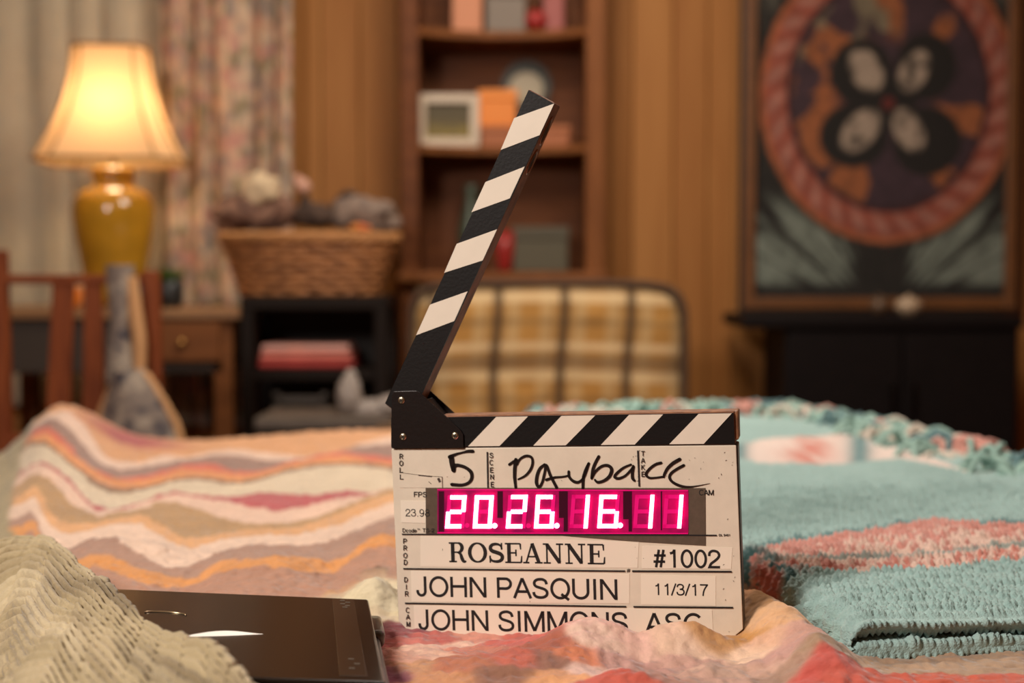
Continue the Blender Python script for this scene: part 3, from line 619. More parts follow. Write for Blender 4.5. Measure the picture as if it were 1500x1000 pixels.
CURV = [
 [(45,620),(62,601),(99,604),(123,622),(136,642),(150,666),(167,677),(209,679),(242,668),(280,670),(311,662),(347,660),(376,664),(414,667),(445,671),(500,662),(532,650),(575,640)],
 [(36,628),(51,617),(77,613),(99,626),(117,646),(130,664),(143,677),(158,686),(183,690),(209,686),(242,679),(286,672),(311,669),(340,668),(364,671),(388,677),(412,676),(445,673),(479,664),(520,656),(575,651)],
 [(40,632),(51,624),(70,625),(88,639),(106,657),(114,670),(136,688),(163,699),(189,702),(220,697),(264,683),(300,680),(316,681),(342,692),(359,693),(388,690),(424,679),(445,674),(472,666),(496,662),(520,666),(575,672)],
 [(34,640),(46,633),(66,633),(88,650),(110,670),(154,701),(187,707),(220,703),(264,690),(300,690),(340,697),(376,696),(424,682),(448,676),(479,670),(508,669),(544,676),(575,680)],
 [(32,648),(44,640),(66,646),(88,666),(114,686),(136,703),(158,714),(187,717),(220,712),(264,701),(300,701),(345,707),(376,703),(424,687),(460,681),(496,679),(544,680),(575,685)],
 [(30,655),(42,646),(66,653),(88,670),(114,692),(136,712),(158,723),(189,725),(220,716),(264,705),(300,706),(345,712),(376,706),(424,692),(460,686),(496,683),(544,686),(575,692)],
 [(22,690),(35,677),(53,675),(70,681),(88,692),(106,708),(123,730),(141,744),(163,748),(187,744),(209,736),(231,727),(253,723),(300,727),(345,731),(376,723),(412,724),(448,728),(484,723),(513,722),(544,725),(575,716)],
 [(22,694),(35,681),(53,679),(70,686),(88,697),(106,714),(123,735),(141,749),(163,752),(187,746),(231,731),(253,726),(300,732),(345,738),(371,745),(400,751),(436,747),(472,738),(508,730),(539,727),(575,717)],
 [(20,710),(33,699),(51,694),(73,703),(90,721),(99,736),(119,747),(141,758),(163,760),(187,752),(209,742),(233,736),(264,739),(300,752),(345,766),(376,769),(412,769),(448,764),(484,752),(520,738),(541,729),(575,718)],
 [(20,734),(33,719),(48,714),(64,725),(70,747),(88,765),(114,769),(141,769),(171,760),(209,756),(242,773),(264,789),(290,790),(316,786),(345,780),(376,776),(424,776),(460,769),(496,754),(532,738),(575,723)],
 [(19,747),(33,732),(48,727),(57,738),(64,758),(73,773),(92,782),(123,781),(145,774),(176,769),(209,771),(231,784),(253,798),(280,807),(316,795),(352,788),(400,786),(448,783),(496,771),(532,754),(575,738)],
 [(19,767),(33,751),(44,750),(53,758),(64,790),(96,806),(125,799),(156,794),(182,799),(204,811),(226,828),(252,836),(280,832),(304,819),(340,805),(388,800),(436,802),(472,798),(508,786),(544,769),(575,759)],
 [(22,778),(33,767),(48,765),(55,771),(66,810),(96,826),(115,822),(134,816),(163,817),(187,828),(206,838),(230,841),(252,847),(271,852),(288,852),(299,836),(321,826),(352,821),(400,818),(443,818),(481,824),(510,817),(534,795),(551,786),(575,784)],
 [(22,790),(48,776),(66,830),(96,850),(115,846),(134,833),(163,838),(206,856),(252,866),(292,856),(316,843),(352,836),(388,834),(436,836),(462,843),(484,843),(510,826),(539,805),(558,800),(575,803)],
 [(22,800),(48,800),(96,870),(163,870),(252,880),(350,890),(450,880),(505,862),(520,845),(534,836),(556,831),(575,838)]]
SCOL = [(214,160,116),(226,196,176),(156,126,114),(208,112,92),(220,150,98),(150,116,92),(216,198,172),(184,96,98),(228,194,172),(184,148,108),(222,170,122),(230,200,178),(174,138,120),(218,152,92),(180,136,114),(178,134,110)]
XG = np.linspace(-1.25, 1.6, 600)
YC_ = []
for cv in CURV:
    xs, ys = np.array([c_[0] for c_ in cv], float), np.array([c_[1] for c_ in cv], float)
    pts = []
    for px in np.arange(xs[0], xs[-1] + 1, 4):
        pts.append(hit(px, float(np.interp(px, xs, ys))))
    pts = np.array(sorted(pts)); YC_.append(np.interp(XG, pts[:, 0], pts[:, 1]))
for k in range(1, len(YC_)): YC_[k] = np.minimum(YC_[k], YC_[k - 1] - .0015)
# left sage reverse side boundary
LB_ = np.array([hit(px, py) for px, py in ((48, 614), (35, 650), (25, 690), (19, 740), (18, 770), (24, 792))]); LB_ = LB_[np.argsort(LB_[:, 1])]
SEEDS = [(575,922,150,84,88),(565,935,160,92,92),(600,942,208,128,116),(585,960,222,170,146),(620,958,230,190,166),(640,940,196,110,100),(690,938,214,150,130),(660,950,232,196,172),(600,985,200,150,112),(575,990,150,90,110),(680,975,186,120,92),(700,955,206,138,116),(745,945,206,112,98),(760,965,200,112,92),(800,948,178,108,86),(800,970,150,110,92),(840,930,206,112,92),(870,912,214,112,90),(845,960,214,136,100),(800,990,222,164,118),(740,988,150,108,88),(650,994,200,144,104),(770,932,196,104,90),(815,925,150,110,84),
 (905,925,226,160,138),(885,950,232,200,180),(860,985,232,198,182),(930,955,226,186,168),(900,970,206,164,152),(930,985,190,150,138),(950,926,214,140,96),(1000,926,222,166,122),(980,945,226,192,166),(1020,955,230,198,174),(1050,948,198,150,100),(1000,975,204,164,148),(1060,985,206,172,152),(940,1003,200,98,82),(915,1003,198,98,82),(985,1000,188,142,126),(1030,1000,206,168,150),
 (1095,865,176,136,100),(1100,895,168,124,80),(1112,878,212,174,134),(1130,900,216,170,128),(1085,935,196,142,80),(1120,950,214,170,140),(1160,930,196,152,136),(1150,965,192,150,138),(1185,950,160,132,106),(1090,965,232,200,172),(1130,985,206,168,148),(1165,985,170,138,118),(1222,972,196,94,84),(1200,990,190,88,78),(1240,995,198,96,80),(1300,981,176,146,120),(1400,981,180,150,124),(1480,979,180,150,124),(1400,999,200,96,74),(1300,999,198,94,74),(1480,996,200,98,78),(1350,965,170,140,116),
 (545,862,220,206,172),(530,885,214,200,166),(565,885,216,202,170),(560,908,208,188,158),(535,908,206,190,156),(300,872,178,134,112),(400,862,182,138,114),(480,862,178,134,110),(510,862,190,144,110),(590,905,212,196,160)]
SW = np.array([hit(a[0], a[1]) for a in SEEDS]); SC = np.array([LINC(a[2:]) for a in SEEDS])
def quilt_color(x, y):
    wx = x + .012 * fbm(x * 22, y * 22, 3); wy = y + .012 * fbm(x * 22 + 50, y * 22 + 9, 3)
    yy = y + .006 * fbm(x * 30, y * 60, 2) * sstep(1.2, 1.6, y)
    c = np.zeros(x.shape + (3,)) + LINC(SCOL[0])
    for k, yc_ in enumerate(YC_):
        b = np.interp(x, XG, yc_); w = (1 - sstep(b - .003, b + .003, yy))[..., None]; c = c * (1 - w) + LINC(SCOL[k + 1]) * w
    # foreground by nearest warped patch
    low = y < 1.5
    xi, yi = wx[low], wy[low]; num = np.zeros((len(xi), 3)); den = np.zeros(len(xi)) + 1e-12
    for (sx, sy), sc in zip(SW, SC):
        d2 = ((xi - sx) / 1.0) ** 2 + ((yi - sy) / .62) ** 2; w = np.exp(-d2 / (2 * .0075 ** 2)) + 1e-4 / (d2 * 1e4 + 1) ** 4; num += w[:, None] * sc; den += w
    sc_ = num / den[:, None]; b15 = np.interp(x, XG, YC_[-1])
    w = np.where(x > -.125, 1 - sstep(1.36, 1.42, y + .0 * x), 1 - sstep(-.004, .004, y - b15)); w = np.where(x < -.125, w, w)
    cc = c[low]; wl = w[low][:, None]; c[low] = cc * (1 - wl) + sc_ * wl
    # patches
    for px, py, rx, ry, rgb in ((187, 645, .06, .08, (156, 66, 80)), (205, 650, .06, .05, (170, 84, 88))):
        X, Y_ = hit(px, py); k = np.exp(-((x - X) / rx) ** 2 - ((y - Y_) / ry) ** 2)[..., None]; c = c * (1 - k) + LINC(rgb) * k
    # lens of burgundy
    X, Y_ = hit(430, 737); k = np.exp(-(np.abs(x - X) / .14) ** 3 - (np.abs(y - Y_) / .045) ** 3)[..., None] * .0; c = c * (1 - k) + LINC((186, 84, 90)) * k
    xb = np.interp(y, LB_[:, 1], LB_[:, 0]); k = (1 - sstep(-.008, .004, x - xb + .006 * fbm(y * 20, x * 3, 2)))[..., None]; c = c * (1 - k) + LINC((164, 150, 118)) * k
    n = fbm(x * 45, y * 45, 3); c = c * (1 + .13 * n[..., None]); n2 = fbm(x * 9, y * 80, 2); c = c * (1 + .10 * n2[..., None])
    return np.clip(c, 0, 1)
def fabric_mat(name, bscale, strength, dist, noise_s, attr=True, rgb=(200, 180, 150), str2=.5):
    m = bpy.data.materials.new(name); m.use_nodes = True; N = m.node_tree.nodes; L = m.node_tree.links; b = N['Principled BSDF']
    b.inputs['Roughness'].default_value = .92; b.inputs['Specular IOR Level'].default_value = .15; b.inputs['Sheen Weight'].default_value = .25; b.inputs['Sheen Roughness'].default_value = .5
    a = N.new('ShaderNodeVertexColor'); a.layer_name = 'Col'; tc = N.new('ShaderNodeTexCoord')
    n1 = N.new('ShaderNodeTexNoise'); n1.inputs['Scale'].default_value = noise_s; n1.inputs['Detail'].default_value = 6; L.new(tc.outputs['Object'], n1.inputs[0])
    v = N.new('ShaderNodeTexVoronoi'); v.inputs['Scale'].default_value = bscale; v.feature = 'SMOOTH_F1'; L.new(tc.outputs['Object'], v.inputs[0])
    mr = N.new('ShaderNodeMapRange'); mr.inputs[3].default_value = .86; mr.inputs[4].default_value = 1.12; L.new(n1.outputs[0], mr.inputs[0])
    mx = N.new('ShaderNodeVectorMath'); mx.operation = 'SCALE'; L.new(a.outputs[0], mx.inputs[0]); L.new(mr.outputs[0], mx.inputs['Scale']); L.new(mx.outputs[0], b.inputs['Base Color'])
    b1 = N.new('ShaderNodeBump'); b1.inputs['Strength'].default_value = strength; b1.inputs['Distance'].default_value = dist; L.new(v.outputs['Distance'], b1.inputs['Height'])
    b2 = N.new('ShaderNodeBump'); b2.inputs['Strength'].default_value = str2; b2.inputs['Distance'].default_value = .0015; L.new(n1.outputs[0], b2.inputs['Height']); L.new(b1.outputs[0], b2.inputs['Normal']); L.new(b2.outputs[0], b.inputs['Normal'])
    return m
M_quilt = fabric_mat('quilt_cloth', 110, .8, .004, 260)
s1 = np.concatenate([np.linspace(-.55, -.25, 60)[:-1], np.linspace(-.25, 1.25, 640)[:-1], np.linspace(1.25, 1.35, 20)])
t1 = np.concatenate([np.linspace(.70, 1.45, 420)[:-1], np.linspace(1.45, 2.55, 330)[:-1], np.linspace(2.55, 2.68, 30)])
Sg, Tg = np.meshgrid(s1, t1); Xq, Yq = to_xy(Sg, Tg)
def pucker(x, y):
    # rows of stitched channels with crinkles across them
    ph = y * 2 * math.pi / .016 + 2.2 * fbm(x * 12, y * 12, 2); r1 = np.abs(np.sin(ph / 2)) ** .6
    cr = fbm(x * 130, y * 60, 2); return .0014 * r1 + .0026 * cr + .0034 * np.abs(fbm(x * 75 + 9, y * 75, 2))
Zq = BED + HQ(Xq, Yq) + pucker(Xq, Yq) + .002 * np.abs(fbm(Xq * 35, Yq * 35, 3))
bedr = thing('bed', 'wooden double bed with dark mattress under the striped quilt', 'bed', (0, 0, 0), TH)
finish('mattress', box(-.01, 1.14, .62, 2.53, .34, BED - .045, bev=.03, seg=3), mat('mattress_dark', (38, 30, 28), .9, var=.2), bedr)
finish('bed_frame', box(-.06, 1.16, .6, 2.54, .2, .335, bev=.01), mat('bed_frame_wood', (60, 38, 24), .5), bedr)
for sx in (-.05, 1.09):
    for ty in (.61, 2.47): finish('leg', box(sx, sx + .06, ty, ty + .06, 0, .2, bev=.006), mat('bed_frame_wood', (0, 0, 0)), bedr)
quilt = thing('striped_quilt', 'rumpled patchwork quilt in wavy orange, pink, sage and mauve stripes covering the bed', 'quilt', (0, 0, 0))
gridmesh('quilt_top', np.stack([Xq, Yq, Zq], -1), M_quilt, quilt, quilt_color(Xq, Yq))
# turned back sage corner of the quilt
CT = [(-160,806,-260,930),(-60,799,-130,940),(0,794,-70,975),(30,789,-36,982),(62,787,-16,992),(85,797,0,1004),(120,829,16,1020),(160,868,60,1070),(200,900,110,1140),(240,928,160,1200),(272,944,200,1230),(300,958,230,1260),(325,975,260,1280),(345,990,280,1300),(362,1012,300,1320),(385,1050,330,1340)]
n1_, n2_ = 460, 330; CT = np.array(CT, float); k0 = np.linspace(0, len(CT) - 1, n1_)
ker = np.hanning(15); ker /= ker.sum()
cols = [np.convolve(np.pad(np.interp(k0, np.arange(len(CT)), CT[:, j]), 7, 'edge'), ker, 'valid') for j in range(4)]
ZC = .056; A = np.array([list(onz(a, b, BED + ZC)) for a, b in zip(cols[0], cols[1])]); E_ = np.array([list(onz(a, b, BED - .04 + .085 * min(1, max(0, (b - 965) / 80)))) for a, b in zip(cols[2], cols[3])])
q = np.linspace(-.16, 1, n2_)[:, None]; Pm = np.zeros((n2_, n1_, 3))
dirv = (E_ - A); dl = np.linalg.norm(dirv[:, :2], axis=1)[:, None]
perp = dirv[:, :2] / dl
for i in range(n2_):
    qq = float(q[i, 0])
    if qq < 0:
        ph = -qq / .16 * 2.4; off = .028 * math.sin(ph); zz_ = ZC - .028 * (1 - math.cos(ph)); Pm[i, :, :2] = A[:, :2] - perp * off; Pm[i, :, 2] = BED + zz_
    else:
        Pm[i] = A + dirv * qq; z_ = A[:, 2] + (E_[:, 2] - A[:, 2]) * (qq ** 1.7); Pm[i, :, 2] = z_
lenu = np.cumsum(np.r_[0, np.linalg.norm(np.diff(A, axis=0), axis=1)])[None, :]; lenv = q * dl.T
Uq = lenu + 0 * lenv; Vq = lenv + 0 * lenu
rid = lambda a: 1 - np.abs(a) * 2.6
big = .007 * fbm(Uq * 10 + 2, Vq * 8 + 5, 2)
wv = Vq + .009 * fbm(Uq * 12, Vq * 10, 2)
lines = .0058 * np.abs(np.sin(math.pi * wv / .0165)) ** .5 * (.7 + .6 * (vnoise(Uq * 18, Vq * 12) + .5))
crink = .0032 * fbm(Uq * 75, Vq * 22, 2) + .0007 * fbm(Uq * 230, Vq * 120, 2) - .0016 * np.exp(-(np.sin(math.pi * (Uq + .01 * fbm(Uq * 9 + 5, Vq * 9, 2)) / .041) / .16) ** 2)
gq = np.cross(np.gradient(Pm, axis=1), np.gradient(Pm, axis=0)); gq /= np.linalg.norm(gq, axis=2)[..., None] + 1e-12; gq *= np.sign(gq[..., 2:3] + 1e-9)
Pm = Pm + gq * ((big + lines + crink - .002) * sstep(-.16, .0, q))[..., None]
n = fbm(Uq * 12, Vq * 25, 3); c = np.zeros(Pm.shape) + LINC((172, 155, 120)); c = mixc(c, sstep(.0, .4, n) * .7, (150, 132, 100)); c = mixc(c, sstep(.0, .35, fbm(Uq * 9 + 20, Vq * 30, 2)) * .5, (192, 174, 140))
ns = fbm(Vq * 16 + 3, Uq * 5, 2); c = mixc(c, sstep(.0, .3, ns) * .8, (120, 104, 78)); c = mixc(c, sstep(.05, .3, fbm(Vq * 20 + 40, Uq * 4, 2)) * .7, (204, 188, 154))  # darker bands put the shade of fold valleys into the cloth colour
M_sage = fabric_mat('quilt_reverse_cloth', 160, .2, .002, 320, str2=.8)
o = gridmesh('turned_corner', Pm, M_sage, quilt, np.clip(c, 0, 1)); o['label'] = 'sage beige reverse side of the quilt folded over at the corner'

# ================================================================== AQUA CROCHET BLANKET
TB = math.radians(9.3); cb, sb = math.cos(TB), math.sin(TB)
P0 = onz(1248, 968, BED + .002)
def bl_xy(u, v): return P0.x + u * cb - v * sb, P0.y + u * sb + v * cb
def bl_uv(x, y): dx = x - P0.x; dy = y - P0.y; return dx * cb + dy * sb, -dx * sb + dy * cb
VF = 1.40
def uR(v): return np.interp(v, [-.05, .3, .55, .72, .9, 1.1, 1.25, 1.38, 1.5], [.66, .62, .575, .548, .53, .52, .50, .46, .44])
def HB(u, v):
    h = .034 + .004 * sstep(.1, .4, v) + .010 * sstep(.5, 1.2, v) + .006 * fbm(u * 6, v * 6, 2) + .010 * np.exp(-((v - .30) / .07) ** 2) * sstep(.05, .3, u)
    h = h + .012 * np.exp(-((v - 1.3) / .12) ** 2 - ((u - .25) / .15) ** 2)
    return h
def HBw(x, y):
    u, v = bl_uv(x, y); return HB(u, v)
ph = np.linspace(-math.pi / 2, math.pi / 2, 22)
near = [(.012 * (1 - math.cos(a)), .0165 * (1 + math.sin(a)) / 2) for a in ph]
near += [(.020, .0168), (.026, .0166), (.030, .0172), (.026, .0178), (.022, .0178)]
near += [(.003 + .018 * (1 - math.cos(a)), .0178 + .0162 * (1 + math.sin(a)) / 2) for a in ph]
vv = [p[0] for p in near]; zz_ = [p[1] for p in near]
va = np.concatenate([np.linspace(.022, .62, 430), np.linspace(.62, VF, 250)[1:]])
vpos = np.r_[vv, va, [VF + .01, VF + .016, VF + .012]]; zv = np.r_[zz_, np.full(len(va), -1.0), [-2, -3, -4]]
ue = np.linspace(-math.pi / 2, math.pi / 2, 20); uoff = .016 * (1 - np.cos(ue)); uz = (1 + np.sin(ue)) / 2
nu_mid = 400
um = np.linspace(.017, 1, nu_mid)
rows = []
for k, v in enumerate(vpos):
    ur = float(uR(v)); mid = .0165 + (ur - .033) * np.linspace(0, 1, nu_mid)[1:-1]
    u_ = np.r_[uoff, mid, ur - uoff[::-1]]; zf = np.r_[uz, np.ones(nu_mid - 2), uz[::-1]]
    H_ = HB(u_, np.full_like(u_, max(v, .02)))
    if zv[k] >= 0: zt_ = zv[k] / .034 * HB(u_, np.full_like(u_, .022))
    elif zv[k] == -1: zt_ = H_
    else: zt_ = H_ * {-2: .75, -3: .4, -4: 0}[int(zv[k])]
    X_, Y_ = bl_xy(u_ + .004 * vnoise(u_ * 0 + 3, np.full_like(u_, v * 30)), np.full_like(u_, v) + .004 * fbm(u_ * 14, u_ * 0 + 2, 2) * (v < .1))
    base = BED + np.maximum(HQ(X_, Y_) * .35, -.004) * sstep(.3, .8, v)
    rows.append(np.stack([X_, Y_, base + zt_ * zf], -1))
PB = np.array(rows)
au = np.cumsum(np.concatenate([np.zeros((PB.shape[0], 1)), np.linalg.norm(np.diff(PB, axis=1), axis=2)], 1), 1)
av = np.cumsum(np.concatenate([np.zeros((1, PB.shape[1])), np.linalg.norm(np.diff(PB, axis=0), axis=2)], 0), 0)
av = av.mean(1)[:, None] + 0 * au; au = au[60][None, :] + 0 * av
gu = np.gradient(PB, axis=1); gv = np.gradient(PB, axis=0); nn = np.cross(gu, gv); nn /= np.linalg.norm(nn, axis=2)[..., None] + 1e-9
def stitch(u, v):
    cw, chh = .0112, .0150; u = u + .0012 * fbm(u * 60, v * 60, 2); v = v + .002 * fbm(u * 25 + 9, v * 30, 2) + .25 * u * 0
    row = np.floor(v / chh); fv = v / chh - row; uu = u / cw + _tab[(row.astype(int) * 5) % 256, 3] * 1.0 + .28 * (fv - .5); col_ = np.floor(uu); fu = uu - col_
    rnd = _tab[(row.astype(int) * 7) % 256, (col_.astype(int) * 13) % 256]
    lob1 = np.exp(-(((fu - .3) / .22) ** 2 + ((fv - .5 + .35 * (fu - .3)) / .25) ** 2)); lob2 = np.exp(-(((fu - .74) / .2) ** 2 + ((fv - .5 - .5 * (fu - .74)) / .27) ** 2))
    return (np.maximum(lob1, lob2 * .92)) * (.55 + .8 * rnd)
st_ = stitch(au, av); amp = .0075 * (1 - .45 * sstep(.6, 1.0, av)); PB = PB + nn * ((st_ - .35) * amp)[..., None] + nn * (.0009 * fbm(au * 260, av * 260, 2))[..., None]
def bl_curve(pts):
    r = []
    for px, py in pts:
        r.append(bl_uv(*hit(px, py, HBw)))
    r = np.array(sorted(r)); return r
ug = np.linspace(-.05, .8, 100)
def cu(pts): r = bl_curve(pts); return lambda u: np.interp(u, r[:, 0], r[:, 1])
c1a = cu([(1085, 806), (1150, 795), (1250, 780), (1340, 765), (1370, 762), (1440, 768), (1500, 766)])
c1b = cu([(1085, 850), (1110, 838), (1150, 824), (1180, 830), (1240, 837), (1300, 834), (1370, 832), (1430, 825), (1500, 817)])
c2a = cu([(1080, 652), (1130, 642), (1200, 640), (1240, 636), (1290, 648), (1330, 662), (1420, 690)])
c2b = cu([(1080, 672), (1120, 679), (1200, 679), (1260, 676), (1320, 670), (1420, 692)])
cblue = cu([(1150, 816), (1300, 815), (1340, 814), (1400, 806), (1500, 796)])
def blanket_color(P_, au, av):
    U_, V_ = bl_uv(P_[..., 0], P_[..., 1]); c = np.zeros(P_.shape) + LINC((166, 196, 192))
    c = mixc(c, .5 + fbm(U_ * 12, V_ * 12, 3), (154, 184, 180))
    top = sstep(.012, .024, V_)
    jit = .006 * fbm(U_ * 90, V_ * 90, 2)
    w1 = sstep(-.002, .002, V_ - c1b(U_) + jit) * (1 - sstep(-.002, .002, V_ - c1a(U_) + jit))
    n = fbm(U_ * 55 + V_ * 12, V_ * 22, 2); n3 = fbm(U_ * 7 + 4, V_ * 26 + 1, 2)
    f1 = (V_ - c1b(U_)) / np.maximum(c1a(U_) - c1b(U_), .01)
    c = mixc(c, w1, (228, 198, 182)); row = np.floor(av / .0075).astype(int); cl_ = np.floor(au / .0056 + .5 * (row % 2)).astype(int); rn = _tab[(row * 11) % 256, (cl_ * 17 + row * 3) % 256] - .5
    c = mixc(c, w1 * sstep(-.1, .1, rn * .9 + n * .5 + 1.3 * (f1 - .52)) * .9, (212, 146, 134))
    c = mixc(c, w1 * sstep(-.1, .1, rn * .9 + n * .6) * (f1 < .22), (206, 136, 122))
    db = np.abs(V_ - cblue(U_)); c = mixc(c, w1 * (1 - sstep(.004, .010, db)) * .75, (120, 150, 146))
    c = mixc(c, (1 - sstep(.003, .007, np.abs(V_ - c1a(U_) - .008))) * .6, (70, 116, 120))
    w2 = sstep(-.004, .004, V_ - c2b(U_)) * (1 - sstep(-.004, .004, V_ - c2a(U_)))
    c = mixc(c, w2, (232, 214, 204)); px = P_[..., 0] / P_[..., 1] * F + 750
    X1 = np.exp(-((px - 1185) / 34) ** 2); X1 = X1 * np.clip(.8 + 1.6 * fbm(U_ * 60, V_ * 14, 2), 0, 1); c = mixc(c, w2 * np.clip(X1 * 1.1, 0, 1), (216, 146, 132)); X2 = np.exp(-((px - 1262) / 18) ** 2); c = mixc(c, w2 * X2, (112, 146, 148))
    c = mixc(c, w2 * np.exp(-((px - 1085) / 14) ** 2), (112, 146, 148))
    x3 = (1 - sstep(.0, .03, U_ - .01)) * sstep(.15, .16, V_) * (1 - sstep(.28, .30, V_)); c = mixc(c, x3 * sstep(-.2, .1, n), (190, 112, 100)); c = mixc(c, x3 * sstep(.1, .2, -n), (70, 104, 104))
    return np.clip(c, 0, 1)
M_yarn = fabric_mat('aqua_yarn', 420, .6, .0012, 700, str2=.8)
blk = thing('aqua_blanket', 'folded aqua crocheted blanket with pink and white stripes on the right of the bed', 'blanket', (P0.x, P0.y, BED))
off = np.array([P0.x, P0.y, BED])
gridmesh('knitted_cloth', PB - off, M_yarn, blk, blanket_color(PB, au, av))
# fringe
FCOL = [mat('fringe_aqua', (150, 182, 172), .9), mat('fringe_teal', (92, 124, 128), .9), mat('fringe_pink', (206, 150, 138), .9), mat('fringe_cream', (212, 200, 186), .9)]
def tassel(u, v, du, dv, k):
    x, y = bl_xy(u, v); x0, y0 = bl_xy(0, 0); ox, oy = bl_xy(du, dv); d = Vector((ox - x0, oy - y0, 0)).normalized(); z0 = BED + float(HB(u, v)) * .8
    bm = bmesh.new(); base = Vector((x, y, z0)); side = Vector((-d.y, d.x, 0))
    for j in range(5):
        pts = []; a0 = random.uniform(-.8, .8); curl = random.uniform(-3, 3); L_ = random.uniform(.07, .12); p = base.copy(); rise = random.uniform(.01, .038)
        for i in range(9):
            f = i / 8; ang = a0 + curl * f * 1.6; dd = d * math.cos(ang) + side * math.sin(ang); z = z0 + rise * math.sin(math.pi * min(1, f * 1.3)) - .012 * f
            pts.append(Vector((p.x, p.y, z))); p = p + dd * L_ / 8
        tube(bm, [q_ - off_v for q_ in pts], .0046, 5)
    r_ = random.random(); m = FCOL[0] if r_ < .6 else FCOL[1] if r_ < .82 else FCOL[2] if r_ < .9 else FCOL[3]
    finish('tassel', bm, m, blk, True)
off_v = Vector((P0.x, P0.y, BED))
v = .60
while v < VF:
    tassel(float(uR(v)) - .012, v, 1, .15 + random.uniform(-.5, .5), 0); v += .019
    if random.random() < .5: tassel(float(uR(v)) - .03, v, random.uniform(-.6, 1), random.uniform(-1, 1), 0)
u = .0
while u < float(uR(VF)):
    tassel(u, VF - .004, random.uniform(-.5, .5), 1, 1); tassel(u + .008, VF - .04, random.uniform(-1, 1), random.uniform(-.3, 1), 1); u += .02

# ================================================================== FLAT GLOSSY CASE
TR_ = onz(540, 877, BED + .027); FR_ = onz(566, 999, BED + .027); TL_ = at(165, 846, 1.203)
fv = (FR_ - TR_); dep = fv.length; fv.normalize(); ev = (TR_ - TL_); ev = (ev - fv * ev.dot(fv)); wid = ev.length; ev.normalize(); up = ev.cross(-fv); up = up if up.z > 0 else -up
cs = bpy.data.objects.new('flat_case', None); COL.objects.link(cs); Mx = Matrix(((ev.x, -fv.x, up.x), (ev.y, -fv.y, up.y), (ev.z, -fv.z, up.z)))
cs.matrix_world = Matrix.Translation(TR_ - up * .024) @ Mx.to_4x4()
tag(cs, 'flat glossy black plastic case lying on the quilt, half under the sage fold', 'case')
M_gl = mat('glossy_black', (30, 23, 18), .2, spec=.3, bump=.02, bscale=9); M_gl2 = mat('dark_plastic', (24, 20, 18), .35); M_edge = mat('grey_edge', (92, 86, 78), .3, .4)
finish('lid', box(-wid, 0, -dep, 0, .015, .024, bev=.0025, seg=3), M_gl, cs)
finish('base', box(-wid + .003, .006, -dep - .002, -.01, .0, .0135, bev=.004, seg=3), M_gl2, cs)
finish('edge_highlight', box(-wid + .002, -.001, -dep - .0012, -dep + .002, .0148, .0172), M_edge, cs)  # grey strip painted as the highlight along the front edge
finish('side_strip', box(-.002, .0009, -dep + .004, -.004, .0150, .0175), M_edge, cs)
finish('inlaid_panel', box(-.031, -.0125, -dep + .012, -.004, .0238, .0243, bev=.0002), mat('inlaid_gloss', (50, 38, 28), .22), cs)
for yy in (0, 1):
    bm = bmesh.new()
    for i in range(3 if yy else 5):
        xx = -.024 + .004 * (i % 2) + random.uniform(-.001, .001); y_ = (-dep + .03 + .012 * i) if yy else (-.012 - .006 * i); abox(bm, xx, xx + .004, y_, y_ + .0012, .0243, .0247)
    finish('raised_marks', bm, mat('mark_grey', (110, 100, 88), .4), cs)
bm = bmesh.new(); abox(bm, -.004, .010, -.085, -.03, .004, .018, bev=.004, seg=3); finish('corner_hinge', bm, mat('hinge_grey', (70, 66, 58), .3, coat=.4), cs, True)
bm = bmesh.new(); abox(bm, -.004, .014, -dep + .0, -dep + .03, .0, .014, bev=.005, seg=3); finish('corner_hinge', bm, M_gl2, cs, True)
def cloc(px, py):
    r = ray(px, py); n_ = up; p0 = TR_; k_ = (p0 - Vector((0, 0, HC))).dot(n_) / r.dot(n_); p = Vector((0, 0, HC)) + r * k_ - p0; return p.dot(ev), -p.dot(fv)
bm = bmesh.new(); x0, y0 = cloc(213, 897); x1, y1 = cloc(272, 901); pts = []
for i in range(25):
    a_ = math.pi * i / 24; pts.append((x0 + (x1 - x0) * (1 - math.cos(a_)) / 2, y0 + (y1 - y0) * i / 24 + .006 * math.sin(a_), .0242))
tube(bm, pts, .0009, 6); finish('catch_rim', bm, mat('bright_rim', (170, 150, 120), .2, .8), cs, True)
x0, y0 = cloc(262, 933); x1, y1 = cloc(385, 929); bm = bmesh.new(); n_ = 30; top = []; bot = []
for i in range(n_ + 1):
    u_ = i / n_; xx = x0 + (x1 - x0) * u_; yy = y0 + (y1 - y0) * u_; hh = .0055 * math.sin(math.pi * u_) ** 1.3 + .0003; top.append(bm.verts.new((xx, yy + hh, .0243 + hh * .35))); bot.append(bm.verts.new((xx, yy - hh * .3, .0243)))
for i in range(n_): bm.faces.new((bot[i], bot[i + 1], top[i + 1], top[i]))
finish('streak_highlight', bm, mat('streak_highlight_paint', (250, 246, 238), .3), cs, True)  # off-white sliver painted as the streak of light on the lid

